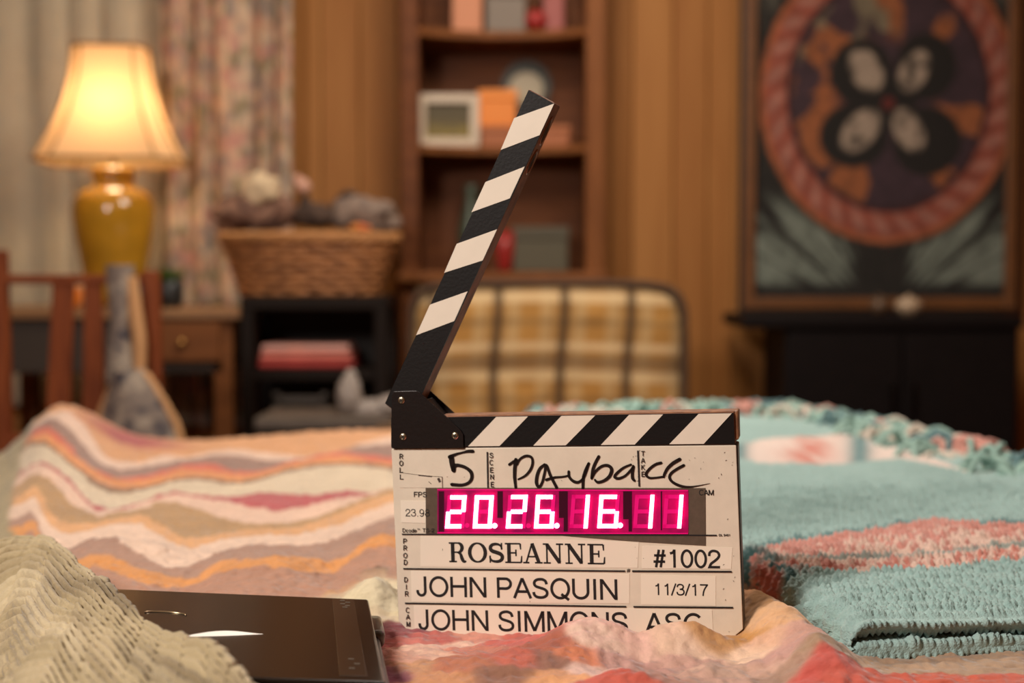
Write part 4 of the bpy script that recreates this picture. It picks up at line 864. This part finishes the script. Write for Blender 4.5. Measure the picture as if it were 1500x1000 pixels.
# ================================================================== CLAPPERBOARD
yaw, roll = math.radians(12.12), math.radians(2.05)
dh = Vector((math.cos(yaw), -math.sin(yaw), 0)); zu = Vector((0, 0, 1)); dX = dh * math.cos(roll) + zu * math.sin(roll); dZ = zu * math.cos(roll) - dh * math.sin(roll)
dY = dZ.cross(dX); r0 = ray(830, 780); PC = Vector((0, 0, HC)) + r0 * (1.165 / r0.y); ORG = PC - dZ * .0895
slate = bpy.data.objects.new('clapperboard', None); COL.objects.link(slate)
slate.matrix_world = Matrix.Translation(ORG) @ Matrix(((dX.x, dY.x, dZ.x), (dX.y, dY.y, dZ.y), (dX.z, dY.z, dZ.z))).to_4x4()
tag(slate, 'white and black film clapperboard with glowing red digits and raised clapstick standing on the quilt', 'clapperboard')
def LB(px, py, off=0):
    r = ray(px, py); p0 = ORG - dY * off; k = (p0 - Vector((0, 0, HC))).dot(dY) / r.dot(dY); p = Vector((0, 0, HC)) + r * k - ORG; return p.dot(dX), p.dot(dZ)
M_face = mat('faceplate_cream', (226, 212, 192), .5, var=.07, vscale=60, bump=.04, bscale=300)
M_lab = mat('paper_label', (236, 223, 204), .5, var=.02, vscale=30)
M_ink = mat('black_ink', (22, 15, 14), .6); M_pen = mat('marker_ink', (28, 17, 15), .35)
M_blp = mat('black_paint', (18, 13, 12), .45, spec=.3, var=.15, bump=.05, bscale=400); M_wht = mat('white_paint', (232, 218, 200), .42, var=.03, vscale=80)
M_wd = mat('worn_stick_wood', (150, 104, 78), .6, rgb2=(110, 74, 56), vscale=40, bump=.15, bscale=200, spec=.25)
M_wd2 = mat('worn_bright_edge', (170, 116, 78), .5, rgb2=(120, 80, 56), vscale=120)
L0 = -.148; R0 = .1405; TOPB = .0895 + .0711; STK = .0895 + .098
# body
finish('casing', prism([(L0 - .0006, TOPB + .0006), (R0 + .0012, TOPB + .0006), (R0 + .0020, .0112), (.1288, -.0008), (-.135, -.0004), (L0 - .0002, .0132)], .0016, .0245, .0012), mat('casing_grey', (62, 52, 46), .4, .3), slate)
finish('faceplate', prism([(L0, TOPB), (R0, TOPB), (R0 + .0012, .0115), (.128, -.0002), (-.1345, .0002), (L0 + .0006, .0135)], 0, .002, .0006), M_face, slate)
# ink ribbons: all drawn in the plane of the board
def ribbon(bm, pts, w, y=-.00045):
    pts = [np.array(p, float) for p in pts]; n = len(pts)
    ws = w if isinstance(w, (list, tuple, np.ndarray)) else [w] * n
    closed = np.allclose(pts[0], pts[-1]) and n > 3
    vs = []
    for i in range(n):
        a = pts[i - 1] if i > 0 else (pts[-2] if closed else None); b = pts[i + 1] if i < n - 1 else (pts[1] if closed else None)
        d1 = pts[i] - a if a is not None else b - pts[i]; d2 = b - pts[i] if b is not None else d1
        d1 = d1 / (np.linalg.norm(d1) + 1e-12); d2 = d2 / (np.linalg.norm(d2) + 1e-12); t = d1 + d2; t = t / (np.linalg.norm(t) + 1e-9); nrm = np.array([-t[1], t[0]])
        k = 1 / max(.55, abs(nrm @ np.array([-d1[1], d1[0]]))); h = nrm * ws[i] / 2 * k
        vs.append((bm.verts.new((pts[i][0] + h[0], y, pts[i][1] + h[1])), bm.verts.new((pts[i][0] - h[0], y, pts[i][1] - h[1]))))
    for (a, b), (c_, d) in zip(vs, vs[1:]): bm.faces.new((a, c_, d, b))
def arc(cx, cy, rx, ry, a0, a1, n=18): return [(cx + rx * math.cos(math.radians(a0 + (a1 - a0) * i / n)), cy + ry * math.sin(math.radians(a0 + (a1 - a0) * i / n))) for i in range(n + 1)]
def smooth(p, m=6):
    p = [p[0]] + list(p) + [p[-1]]; out = []
    for i in range(1, len(p) - 2):
        for j in range(m):
            t = j / m; out.append(tuple(.5 * ((2 * p[i][k]) + (-p[i-1][k] + p[i+1][k]) * t + (2*p[i-1][k] - 5*p[i][k] + 4*p[i+1][k] - p[i+2][k]) * t*t + (-p[i-1][k] + 3*p[i][k] - 3*p[i+1][k] + p[i+2][k]) * t**3) for k in range(len(p[i]))))
    out.append(tuple(p[-2])); return out
T_ = .135
Sc = smooth([(.77, .70), (.72, .85), (.6, .925), (.45, .945), (.27, .91), (.16, .81), (.16, .68), (.26, .585), (.47, .52), (.67, .45), (.78, .34), (.77, .19), (.65, .09), (.45, .055), (.25, .09), (.14, .19), (.11, .32)], 4)
EL = lambda cx, rx: arc(cx, .5, rx, .455, 90, 450, 36)
G = {
 'J': (.68, [[(.5, 1), (.5, .28)] + arc(.3, .27, .2, .215, 0, -180)[0:] + [(.1, .32)]]), 'O': (1.06, [EL(.53, .43)]), 'H': (1.0, [[(.14, 0), (.14, 1)], [(.86, 0), (.86, 1)], [(.14, .53), (.86, .53)]]),
 'N': (1.0, [[(.14, 0), (.14, 1)], [(.86, 0), (.86, 1)], [(.17, .95), (.83, .05)]]), 'P': (.92, [[(.15, 0), (.15, 1)], [(.15, .94), (.5, .94)] + arc(.53, .7, .26, .24, 90, -90) + [(.15, .46)]]),
 'A': (.92, [[(.04, 0), (.46, .98)], [(.88, 0), (.46, .98)], [(.2, .33), (.72, .33)]]), 'S': (.92, [Sc]), 'Q': (1.06, [EL(.53, .43), [(.58, .24), (.96, -.04)]]),
 'U': (1.0, [[(.14, 1), (.14, .38)] + arc(.5, .37, .36, .315, 180, 360) + [(.86, 1)]]), 'I': (.39, [[(.195, 0), (.195, 1)]]), 'M': (1.16, [[(.14, 0), (.14, 1)], [(1.02, 0), (1.02, 1)], [(.16, .97), (.58, .05)], [(1.0, .97), (.58, .05)]]),
 ',': (.39, [[(.2, .11), (.2, 0), (.15, -.14)]]), 'C': (1.0, [arc(.52, .5, .42, .455, 42, 318, 30)]), ' ': (.39, []), '.': (.39, [[(.19, 0), (.19, .12)]]),
 '1': (.77, [[(.45, 0), (.45, 1)], smooth([(.44, .96), (.38, .84), (.2, .78)], 4)]), '0': (.77, [arc(.385, .5, .285, .45, 90, 450, 32)]),
 '2': (.77, [smooth([(.1, .66), (.12, .83), (.24, .93), (.39, .945), (.57, .88), (.65, .73), (.59, .57), (.4, .40), (.2, .25), (.1, .06)], 4) + [(.69, .06)]]),
 '3': (.77, [smooth([(.1, .71), (.15, .87), (.27, .935), (.42, .935), (.56, .87), (.61, .74), (.55, .6), (.4, .535), (.3, .53)], 4), smooth([(.4, .535), (.58, .48), (.665, .3), (.6, .14), (.45, .06), (.28, .06), (.13, .14), (.08, .31)], 4)]),
 '4': (.77, [[(.52, 0), (.52, .98), (.08, .3), (.72, .3)]]), '8': (.77, [arc(.385, .73, .23, .2, 90, 450, 24), arc(.385, .29, .28, .23, 90, 450, 24)]), '9': (.77, [arc(.37, .66, .26, .28, 90, 450, 24), smooth([(.64, .6), (.62, .3), (.5, .08), (.3, .05), (.12, .18)], 4)]),
 '7': (.77, [[(.07, .94), (.68, .94)] + smooth([(.68, .92), (.5, .66), (.37, .36), (.31, 0)], 4)]), '/': (.39, [[(0, -.02), (.38, 1.02)]]), '#': (.8, [[(.2, 0), (.38, .98)], [(.46, 0), (.64, .98)], [(.06, .32), (.72, .32)], [(.1, .66), (.76, .66)]]),
 'R': (.95, [[(.15, 0), (.15, 1)], [(.15, .94), (.5, .94)] + arc(.53, .71, .26, .23, 90, -90) + [(.15, .48)], [(.5, .48), (.84, 0)]]), 'L': (.8, [[(.15, 1), (.15, .06), (.76, .06)]]), 'E': (.88, [[(.15, 0), (.15, 1)], [(.15, .94), (.8, .94)], [(.15, .52), (.74, .52)], [(.15, .06), (.82, .06)]]),
 'T': (.85, [[(.03, .94), (.82, .94)], [(.425, 0), (.425, 1)]]), 'K': (.92, [[(.15, 0), (.15, 1)], [(.15, .36), (.82, 1)], [(.38, .56), (.86, 0)]]), 'D': (1.0, [[(.15, .06), (.45, .06)] + arc(.45, .5, .4, .44, -90, 90) + [(.15, .94)], [(.15, 0), (.15, 1)]]), 'F': (.85, [[(.15, 0), (.15, 1)], [(.15, .94), (.8, .94)], [(.15, .5), (.72, .5)]]),
 'c': (.7, [arc(.36, .34, .26, .3, 40, 320, 16)]), 'o': (.75, [arc(.37, .34, .28, .3, 90, 450, 20)]), 'd': (.75, [arc(.34, .34, .25, .3, 90, 450, 20), [(.62, 0), (.62, 1)]]), 'e': (.75, [[(.1, .36), (.62, .36)] + arc(.36, .34, .27, .3, 10, 320, 18)]), '-': (.45, [[(.06, .4), (.4, .4)]]), ':': (.3, []),
}
G2 = {  # serif capitals, (width, [(points, widths)])
 'R': (1.06, [([(.26, 0), (.26, 1)], .16), ([(.05, .025), (.48, .025)], .05), ([(.05, .975), (.3, .975)], .05), ([(.26, .975), (.52, .975)] + arc(.56, .74, .22, .235, 90, -90, 14) + [(.26, .505)], [.05, .05] + [.05 + .11 * math.sin(math.pi * i / 14) for i in range(15)] + [.05]), (smooth([(.5, .5), (.68, .42), (.76, .2), (.86, .04), (1.0, .05)], 4), [.05] + [.05 + .1 * math.sin(math.pi * min(1, i / 15)) for i in range(16)])]),
 'O': (1.14, [(arc(.57, .5, .43, .475, 90, 450, 40), [.055 + .105 * abs(math.cos(math.radians(90 + 9 * i))) ** 1.3 for i in range(41)])]),
 'S': (.88, [(Sc, [.05 + .12 * math.sin(math.pi * i / (len(Sc) - 1)) ** 1.2 for i in range(len(Sc))]), ([(.76, 1.01), (.76, .66)], .05), ([(.12, -.01), (.12, .36)], .05)]),
 'E': (1.04, [([(.28, 0), (.28, 1)], .16), ([(.06, .975), (.9, .975)], .05), ([(.06, .025), (.94, .025)], .05), ([(.28, .51), (.66, .51)], .05), ([(.9, .98), (.92, .68)], [.07, .03]), ([(.94, .02), (.97, .36)], [.07, .03]), ([(.66, .68), (.66, .34)], .045)]),
 'A': (1.06, [([(.17, .02), (.5, 1.0)], .055), ([(.5, 1.0), (.86, .02)], .15), ([(.27, .33), (.72, .33)], .05), ([(.0, .025), (.34, .025)], .05), ([(.64, .025), (1.06, .025)], .05)]),
 'N': (1.18, [([(.24, 0), (.24, 1)], .055), ([(.24, .96), (.92, .04)], .16), ([(.93, 0), (.93, 1)], .055), ([(.03, .975), (.34, .975)], .05), ([(.05, .025), (.44, .025)], .05), ([(.74, .975), (1.13, .975)], .05)]),
}
def write(name, text, pA, pB, cap, mt=None, th=T_, serif=False, parent=None, y=-.00045, m=None, center=False):
    """text from pixel baseline start pA to baseline end pB, cap = cap height in pixels"""
    a = np.array(LB(*pA)); b = np.array(LB(*pB)); d = (b - a); L_ = np.linalg.norm(d); d = d / L_; n_ = np.array([-d[1], d[0]])
    ch = np.linalg.norm(np.array(LB(pA[0], pA[1] - cap)) - a); tb = G2 if serif else G; tot = sum(tb[c_][0] if c_ in tb else .4 for c_ in text); sx = L_ / (tot * ch); x = 0; bm = bmesh.new()
    for c_ in text:
        w_, sts = tb.get(c_, (.4, []))
        for st__ in sts:
            pts, ws = st__ if serif else (st__, th)
            P_ = [a + d * ((x + p[0]) * ch * sx) + n_ * (p[1] * ch) for p in pts]
            ww = [(v_ + .032) * ch for v_ in ws] if isinstance(ws, (list, tuple)) else (ws + (.032 if serif else 0)) * ch
            ribbon(bm, P_, ww, y)
        x += w_
    return finish(name, bm, m or M_ink, parent or slate)
def quad(name, pts, m, y0, y1, parent=None, bev=0): return finish(name, prism([LB(*p) for p in pts], y0, y1, bev), m, parent or slate)
# paper labels
labs = [[(616, 785), (936, 793.5), (934, 831.5), (616, 829.5)], [(941, 799), (1073, 801.5), (1071, 833), (940, 832)], [(602, 835.5), (922, 840.5), (922, 883.5), (603, 881)], [(939, 841), (1048.5, 843.5), (1048.5, 887), (939, 885)], [(606, 886), (1043, 892.5), (1045, 934), (608, 930)], [(587, 733), (625, 733.5), (625, 766), (588, 765)], [(586, 691.5), (647, 698), (647.5, 714), (586, 714)]]
labels = [quad('paper_label', q_, M_lab, -.0003, .0004) for q_ in labs]
labels[-1].data.materials[0] = M_face
for p in (((585, 691.5), (612, 695), (648, 698.2)), ((648, 698), (648.5, 714))):
    bm = bmesh.new(); ribbon(bm, smooth([LB(*q_) for q_ in p], 4), .0004); finish('scuff_line', bm, mat('scuff_dark', (70, 52, 44), .7), slate)
bm = bmesh.new(); ribbon(bm, [LB(642, 700), LB(645, 706)], .0022); ribbon(bm, [LB(628, 705), LB(632, 708.5)], .0005); ribbon(bm, [LB(613, 696), LB(633, 698)], .0006); finish('scuff_mark', bm, mat('scuff_dark', (0, 0, 0)), slate)
# ruled lines
for a, b, w_ in (((589, 782), (1050, 783.6), 2.0), ((591, 832.5), (916, 836), 2.3), ((926, 836), (1072, 836.8), 2.5), ((593.5, 883), (917.5, 888), 2.4), ((928, 888.2), (1074, 889.4), 2.5), ((714, 661.5), (715, 714), 2.2), ((934.5, 659.5), (936.5, 712), 2.4)):
    bm = bmesh.new(); ribbon(bm, [LB(*a), LB(*b)], w_ * .00057, -.00075); finish('ruled_line', bm, M_ink, slate)
# display
M_win = mat('tinted_window', (98, 84, 72), .25, var=.15, vscale=200)
disp = quad('display_window', [(623.5, 714), (1033.5, 714.5), (1034, 799), (938, 793.5), (855, 787), (820, 784), (624, 781)], M_win, -.0004, .002)
M_mag = mat('led_filter_glow', (190, 0, 80), .3, emit=(.62, .0, .16), estr=.2, rgb2=(100, 4, 50), vscale=40)  # weak emission stands in for LED light scattered by the filter
bm = prism([LB(*p) for p in ((641, 715.5), (1008.5, 717), (1008.5, 780.5), (641, 780.5))], -.0008, .001); mod = finish('led_module', bm, M_mag, disp)
M_gap = mat('led_dark_gap', (60, 6, 34), .3)
for x0, x1, y1 in ((729, 737, 758), (643, 651, 778), (819, 826, 758), (826, 832, 778), (913, 921, 760), (921, 926, 778), (968, 970, 776)):
    quad('led_gap', [(x0, 719), (x1, 719), (x1, y1), (x0, y1)], M_gap, -.00095, -.0002, disp)
M_on = mat('led_lit', (255, 180, 215), .5, emit=(1.0, .36, .62), estr=5.5); M_off = mat('led_unlit_glow', (200, 0, 90), .4, emit=(.75, .0, .2), estr=.4)  # unlit segments glow weakly, standing in for spill from lit neighbours
SEG = {'0': 'abcdef', '1': 'bc', '2': 'abged', '6': 'afgecd'}
def digit(ch_, x0, x1, yt, yb, sl=3.6, dot=None):
    cx = lambda u_, v_: (x0 + (x1 - x0) * u_ + sl * v_, yb + (yt - yb) * v_)   # u 0..1, v 0 bottom .. 1 top
    w_ = 5.6; uw = w_ / (x1 - x0) / 2; vw = w_ / (yb - yt) / 2
    segs = {'a': [(0, 1 - 2 * vw), (1, 1 - 2 * vw), (1, 1), (0, 1)], 'd': [(0, 0), (1, 0), (1, 2 * vw), (0, 2 * vw)], 'g': [(2 * uw, .5 - vw), (1 - 2 * uw, .5 - vw), (1 - 2 * uw, .5 + vw), (2 * uw, .5 + vw)],
            'b': [(1 - 2 * uw, .5), (1, .5), (1, 1), (1 - 2 * uw, 1)], 'c': [(1 - 2 * uw, 0), (1, 0), (1, .5), (1 - 2 * uw, .5)], 'f': [(0, .5), (2 * uw, .5), (2 * uw, 1), (0, 1)], 'e': [(0, 0), (2 * uw, 0), (2 * uw, .5), (0, .5)]}
    if ch_ == '2':
        segs['a'][0] = (.16, 1 - 2 * vw); segs['a'][3] = (.16, 1); segs['d'][1] = (.84, 0); segs['d'][2] = (.84, 2 * vw)
    if ch_ == '6': segs['a'][1] = (.86, 1 - 2 * vw); segs['a'][2] = (.86, 1)
    on = SEG[ch_]; bon, boff = bmesh.new(), bmesh.new()
    for k_, pg in segs.items():
        lit = k_ in on; prism([LB(*cx(*p)) for p in pg], -.0024 if lit else -.0013, -.0006, 0, bon if lit else boff)
    finish('lit_digit', bon, M_on, disp); finish('unlit_segments', boff, M_off, disp)
    if dot:
        bm_ = bmesh.new(); c_ = LB(*dot[:2]); t_ = [(c_[0] + .00205 * math.cos(2 * math.pi * i / 20), c_[1] + .00205 * math.sin(2 * math.pi * i / 20)) for i in range(20)]
        prism(t_, -.0024 if dot[2] else -.0013, -.0006, 0, bm_); finish('lit_dot' if dot[2] else 'unlit_dot', bm_, M_on if dot[2] else M_off, disp)
for d_ in (('2', 653, 680.5, 725, 773, 3.4, (684.5, 769, 0)), ('0', 693.5, 720.5, 725, 773, 3.2, (725.3, 769.3, 1)), ('2', 741.8, 770, 724.5, 773, 3.4, (774.5, 769.5, 0)), ('6', 783, 811, 724.5, 773, 3.2, (816.2, 769.2, 1)),
           ('1', 834.5, 861, 724.3, 773, 3.6, None), ('6', 875.5, 905, 724.3, 772.5, 3.4, (909, 768.8, 1)), ('1', 927.5, 955.5, 724.3, 773, 3.5, None), ('1', 970.8, 998, 724.3, 773, 3.5, None)): digit(*d_)
bm = bmesh.new()
for z_ in ((641, 716.5, 1008, 718.2), (641, 780.0, 1008, 780.8)): ribbon(bm, [LB(z_[0], z_[1]), LB(z_[2], z_[3])], .0009, -.0012)
finish('led_rim', bm, M_off, disp)
# big lettering
write('lettering', 'ROSEANNE', (657, 822.6), (888, 826), 28.5, serif=True)
write('lettering', '#1002', (956, 830.5), (1057, 832), 26.5, y=-.00045, th=.14)
write('lettering', 'JOHN PASQUIN', (609.5, 873), (907, 878.5), 29.5, th=.138)
write('lettering', '11/3/17', (957, 871), (1038, 872.5), 17, th=.128)
write('lettering', 'JOHN SIMMONS, ASC', (612.5, 922), (1031, 929.5), 30, th=.135)
write('lettering', '23.98', (594, 756), (630.5, 756.5), 11, th=.12)
write('lettering', 'FPS', (606, 727.5), (626, 727.8), 7.5, th=.17)
write('lettering', 'CAM', (1024, 725), (1046, 725.2), 8, th=.17)
write('lettering', 'Dcode', (589.5, 779), (611, 779.2), 5.6, th=.16, y=-.0008); write('lettering', 'TM', (611.5, 775.5), (615, 775.5), 2, th=.2, y=-.0008); write('lettering', 'TS-2', (619, 779), (637, 779.2), 5.6, th=.16, y=-.0008)
write('lettering', 'DL 9401', (1053, 785), (1070, 785.1), 3.2, th=.22); write('lettering', '#', (917.5, 838), (924, 838), 5.5, th=.13)
write('lettering', 'E, INC', (1043, 942.5), (1058, 942.5), 3.4, th=.2)
def column(text, pts, cap=7.5, w_=6):
    bm = bmesh.new()
    for c_, (x_, y_) in zip(text, pts):
        a = np.array(LB(x_ - w_ / 2, y_ + cap / 2)); b = np.array(LB(x_ + w_ / 2, y_ + cap / 2)); t_ = np.array(LB(x_ - w_ / 2, y_ - cap / 2)); W_, sts = G[c_]
        for s__ in sts: ribbon(bm, [a + (b - a) * (p[0] / W_) + (t_ - a) * p[1] for p in s__], .155 * np.linalg.norm(t_ - a), -.0008)
    finish('lettering', bm, M_ink, slate)
column('ROLL', [(588, 668), (588, 678), (588, 688), (588.5, 698)]); column('SCENE', [(720, 666.5), (720, 677), (720.5, 688), (721, 698), (721.5, 709)]); column('TAKE', [(942, 664), (942, 674), (942, 684), (942.3, 694)])
column('PROD', [(593.5, 792), (593.8, 802), (594, 813), (594.5, 823)]); column('DIR', [(595, 848.5), (595.5, 859), (596, 869)]); column('CAM', [(597.5, 893), (598, 903), (598.5, 913.5)])
# handwriting
def scribble(strokes, name='handwriting'):
    bm = bmesh.new()
    for ox, oy, st__ in strokes:
        p = smooth([(ox + a / 5, oy + b / 5, w_) for a, b, w_ in st__], 6)
        ribbon(bm, [LB(q_[0], q_[1]) for q_ in p], [q_[2] * .00057 for q_ in p], -.0006)
        for q_ in (p[0], p[-1]):
            c_ = LB(q_[0], q_[1]); r_ = q_[2] * .00057 / 2; vs = [bm.verts.new((c_[0] + r_ * math.cos(i * math.pi / 5), -.0006, c_[1] + r_ * math.sin(i * math.pi / 5))) for i in range(10)]; bm.faces.new(vs)
    return finish(name, bm, M_pen, slate)
scribble([(550, 560, [(714, 503, 5), (680, 503, 4.5), (640, 512, 3), (590, 525, 4), (545, 545, 6)]), (550, 560, [(556, 545, 8), (562, 590, 8), (570, 640, 6)]), (550, 560, [(575, 645, 6), (580, 612, 6), (610, 606, 5), (660, 622, 5), (700, 655, 5.5), (706, 700, 5), (680, 735, 4.5), (630, 750, 4.5), (560, 746, 5)])])
scribble([(550, 560, [(982, 600, 4), (1010, 580, 4), (1035, 562, 3)]), (550, 560, [(1030, 565, 5.5), (1022, 620, 5.5), (1020, 690, 5), (1028, 768, 4)]), (550, 560, [(1036, 600, 3.5), (1060, 560, 3.5), (1100, 538, 4), (1140, 545, 4), (1152, 580, 4), (1140, 630, 4), (1100, 680, 3.5), (1046, 708, 2.5)]),
          (550, 560, [(1240, 600, 4), (1205, 630, 4.5), (1185, 680, 5), (1180, 735, 5), (1198, 765, 4), (1222, 730, 4), (1240, 660, 4), (1252, 606, 4), (1282, 680, 4.5), (1328, 770, 4.5)]), (550, 560, [(1252, 712, 4), (1310, 695, 3.5), (1370, 690, 3), (1412, 682, 3)]),
          (800, 560, [(166, 652, 4), (170, 690, 4), (200, 722, 4.5), (240, 728, 4), (276, 695, 3.5), (296, 645, 3.5), (312, 592, 4)]), (800, 560, [(312, 592, 4), (285, 650, 4), (272, 705, 4.5), (270, 775, 4)]),
          (800, 560, [(386, 542, 4.5), (360, 590, 4.5), (342, 640, 4.5), (334, 700, 4)]), (800, 560, [(336, 695, 4), (362, 650, 4), (410, 612, 4), (455, 608, 4.5), (480, 635, 5), (468, 680, 5), (430, 715, 4.5), (380, 730, 4), (358, 712, 3)]),
          (800, 560, [(622, 600, 3), (570, 622, 3.5), (522, 660, 4), (502, 690, 4), (530, 702, 4), (580, 682, 3.5), (625, 635, 3.5), (640, 615, 4), (632, 660, 4.5), (634, 700, 4.5), (648, 718, 3.5)]),
          (800, 560, [(842, 588, 4), (800, 600, 4), (755, 635, 4), (732, 672, 4), (756, 697, 3.5), (800, 697, 3), (852, 690, 3)]), (800, 560, [(978, 562, 5), (930, 590, 5), (890, 628, 4.5), (866, 672, 4), (862, 692, 3)]),
          (800, 560, [(1008, 606, 4), (960, 632, 4), (918, 662, 4), (904, 694, 4), (926, 728, 4), (980, 755, 4), (1040, 764, 3), (1110, 756, 1.6), (1200, 738, .6)])])
# lower clapstick
YT = .026
lower = finish('lower_clapstick', prism([(L0 + .0005, TOPB + .0004), (R0 - .0005, TOPB + .0004), (R0 - .0008, STK), (L0 + .001, STK)], .0004, YT, .0012), M_wd, slate)
finish('black_face', prism([(L0, TOPB + .001), (R0 - .001, TOPB + .001), (R0 - .0012, STK - .0008), (L0 + .001, STK - .0008)], -.0004, .001), M_blp, lower)
finish('top_edge', box(L0 + .05, R0 - .0008, .001, YT - .001, STK - .0002, STK + .0003), M_wd2, lower)
finish('end_cap', box(R0 - .0016, R0 + .0022, .002, YT - .001, TOPB + .004, STK + .0006, bev=.0012), M_wd2, lower)
def lowstripe(xb0, xb1, xt0, xt1):
    a = LB(xb0, 655)[0], LB(xb1, 655)[0], LB(xt1, 606)[0], LB(xt0, 606)[0]; zb_, zt_ = TOPB + .0014, STK - .0012
    finish('white_stripe', prism([(a[0], zb_), (a[1], zb_), (a[2], zt_), (a[3], zt_)], -.0008, .0002), M_wht, lower)
for q_ in ((686, 732, 727, 773.5), (781.5, 829, 822.5, 872), (880.5, 930, 921.5, 971.5), (980.5, 1031, 1023.5, 1072)): lowstripe(*q_)
# raised clapstick
upl = [LB(*p) for p in ((775, 130.3), (812.7, 150.6), (607, 602), (590, 606), (577, 602), (563.5, 591.5))]
upper = finish('raised_clapstick', prism(upl, .0004, YT, .0011), M_wd, slate)
cen = np.mean(np.array(upl), 0); shr = [tuple(np.array(p) + (cen - np.array(p)) / np.linalg.norm(cen - np.array(p)) * .0008) for p in upl]
finish('black_face', prism(shr, -.0004, .001), M_blp, upper)
for q_ in (((753.4, 173), (812.0, 151.8), (790.6, 198), (733.9, 219.5)), ((711.4, 266.6), (768.8, 244), (747.0, 290.5), (691.1, 310.6)), ((669.3, 357), (728.3, 335.7), (707.3, 381.3), (651, 399.4)), ((630.2, 446), (685.2, 426.6), (665.7, 470), (609.8, 490.8))):
    finish('white_stripe', prism([LB(*p) for p in q_], -.0008, .0002), M_wht, upper)
# oval recesses on the striking side of the raised stick
e0 = np.array(LB(812.7, 150.6)); e1 = np.array(LB(618.6, 576.5)); ed = (e1 - e0) / np.linalg.norm(e1 - e0); en = np.array([-ed[1], ed[0]]); en = en if en[0] > 0 else -en
for dist, hl in ((.0235, .013), (.0515, .0115)):
    bm = bmesh.new(); ring = []
    for sc, dep_ in ((1.0, .0), (1.0, .0006), (.82, .0007), (.74, -.0)):
        ring.append([bm.verts.new((*(lambda q_: (q_[0], .0135 + .0075 * sc * math.sin(a_), q_[1]))(e0 + ed * (dist + hl * sc * math.cos(a_)) + en * dep_),)) for a_ in [2 * math.pi * i / 28 for i in range(28)]])
    for a, b in zip(ring, ring[1:]):
        for k in range(28): bm.faces.new((a[k], a[(k + 1) % 28], b[(k + 1) % 28], b[k]))
    finish('recess_rim', bm, mat('copper_rim', (150, 90, 60), .3, .6), upper, True)
    bm = bmesh.new(); vs = [bm.verts.new((*(lambda q_: (q_[0], .0135 + .0075 * .78 * math.sin(a_), q_[1]))(e0 + ed * (dist + hl * .8 * math.cos(a_)) + en * .0003),)) for a_ in [2 * math.pi * i / 28 for i in range(28)]]; bm.faces.new(vs)
    finish('magnet_disc', bm, mat('magnet_dark', (34, 26, 22), .3, .5), upper)
# hinge plates and screws
hp = [LB(*p) for p in ((578.5, 572.8), (611.5, 571.8), (616, 574), (675.5, 629), (679.5, 635.5), (680, 655.5), (575.5, 656), (574.5, 600), (575.5, 577))]
hinge = finish('hinge_plate', prism(hp, -.0024, -.0008, .0003), mat('hinge_black', (30, 22, 20), .35, .3, bump=.05, bscale=300), slate)
finish('hinge_plate', prism(hp, YT + .0004, YT + .002, .0003), mat('hinge_black', (0, 0, 0)), slate)
tri = [LB(*p) for p in ((600, 570), (630, 573), (668, 605), (640, 606))]
finish('hinge_block', prism([LB(*p) for p in ((590, 600), (622, 585), (672, 640), (640, 655), (590, 655))], .001, YT, .001), mat('hinge_black', (0, 0, 0)), slate)
M_scr = mat('screw_steel', (190, 176, 150), .3, 1)
for px, py, an in ((588, 586, 20), (590.4, 639.5, 35), (666.6, 638, -20)):
    c_ = LB(px, py, .0024); bm = bmesh.new(); prof = [(.0030, 0), (.0029, .0004), (.0022, .0008), (.0008, .0010)]; rings_ = []
    for r_, h_ in prof: rings_.append([bm.verts.new((c_[0] + r_ * math.cos(i * math.pi / 12), -.0024 - h_, c_[1] + r_ * math.sin(i * math.pi / 12))) for i in range(24)])
    for a, b in zip(rings_, rings_[1:]):
        for k in range(24): bm.faces.new((a[k], a[(k + 1) % 24], b[(k + 1) % 24], b[k]))
    bm.faces.new(rings_[-1]); sc = finish('screw', bm, M_scr, hinge, True)
    bm = bmesh.new()
    for q_ in (0, 90):
        a_ = math.radians(an + q_); ribbon(bm, [(c_[0] - .0017 * math.cos(a_), c_[1] - .0017 * math.sin(a_)), (c_[0] + .0017 * math.cos(a_), c_[1] + .0017 * math.sin(a_))], .0008, -.0035)
    o = finish('screw_slot', bm, M_ink, sc)
# smudges on the faceplate
bm = bmesh.new()
for k in range(46):
    px = random.choice([random.uniform(620, 1070), random.uniform(925, 938), random.uniform(1050, 1078)]); py = random.choice([random.uniform(660, 712), random.uniform(730, 930)])
    if 640 < px < 1035 and 712 < py < 800: continue
    a = LB(px, py); an = random.uniform(0, 3.14); l_ = random.uniform(.0004, .0016); ribbon(bm, [(a[0], a[1]), (a[0] + l_ * math.cos(an), a[1] + l_ * math.sin(an))], random.uniform(.0002, .0004), -.0005)
o = finish('scuff_specks', bm, mat('scuff_dark', (0, 0, 0)), slate); o['kind'] = 'stuff'
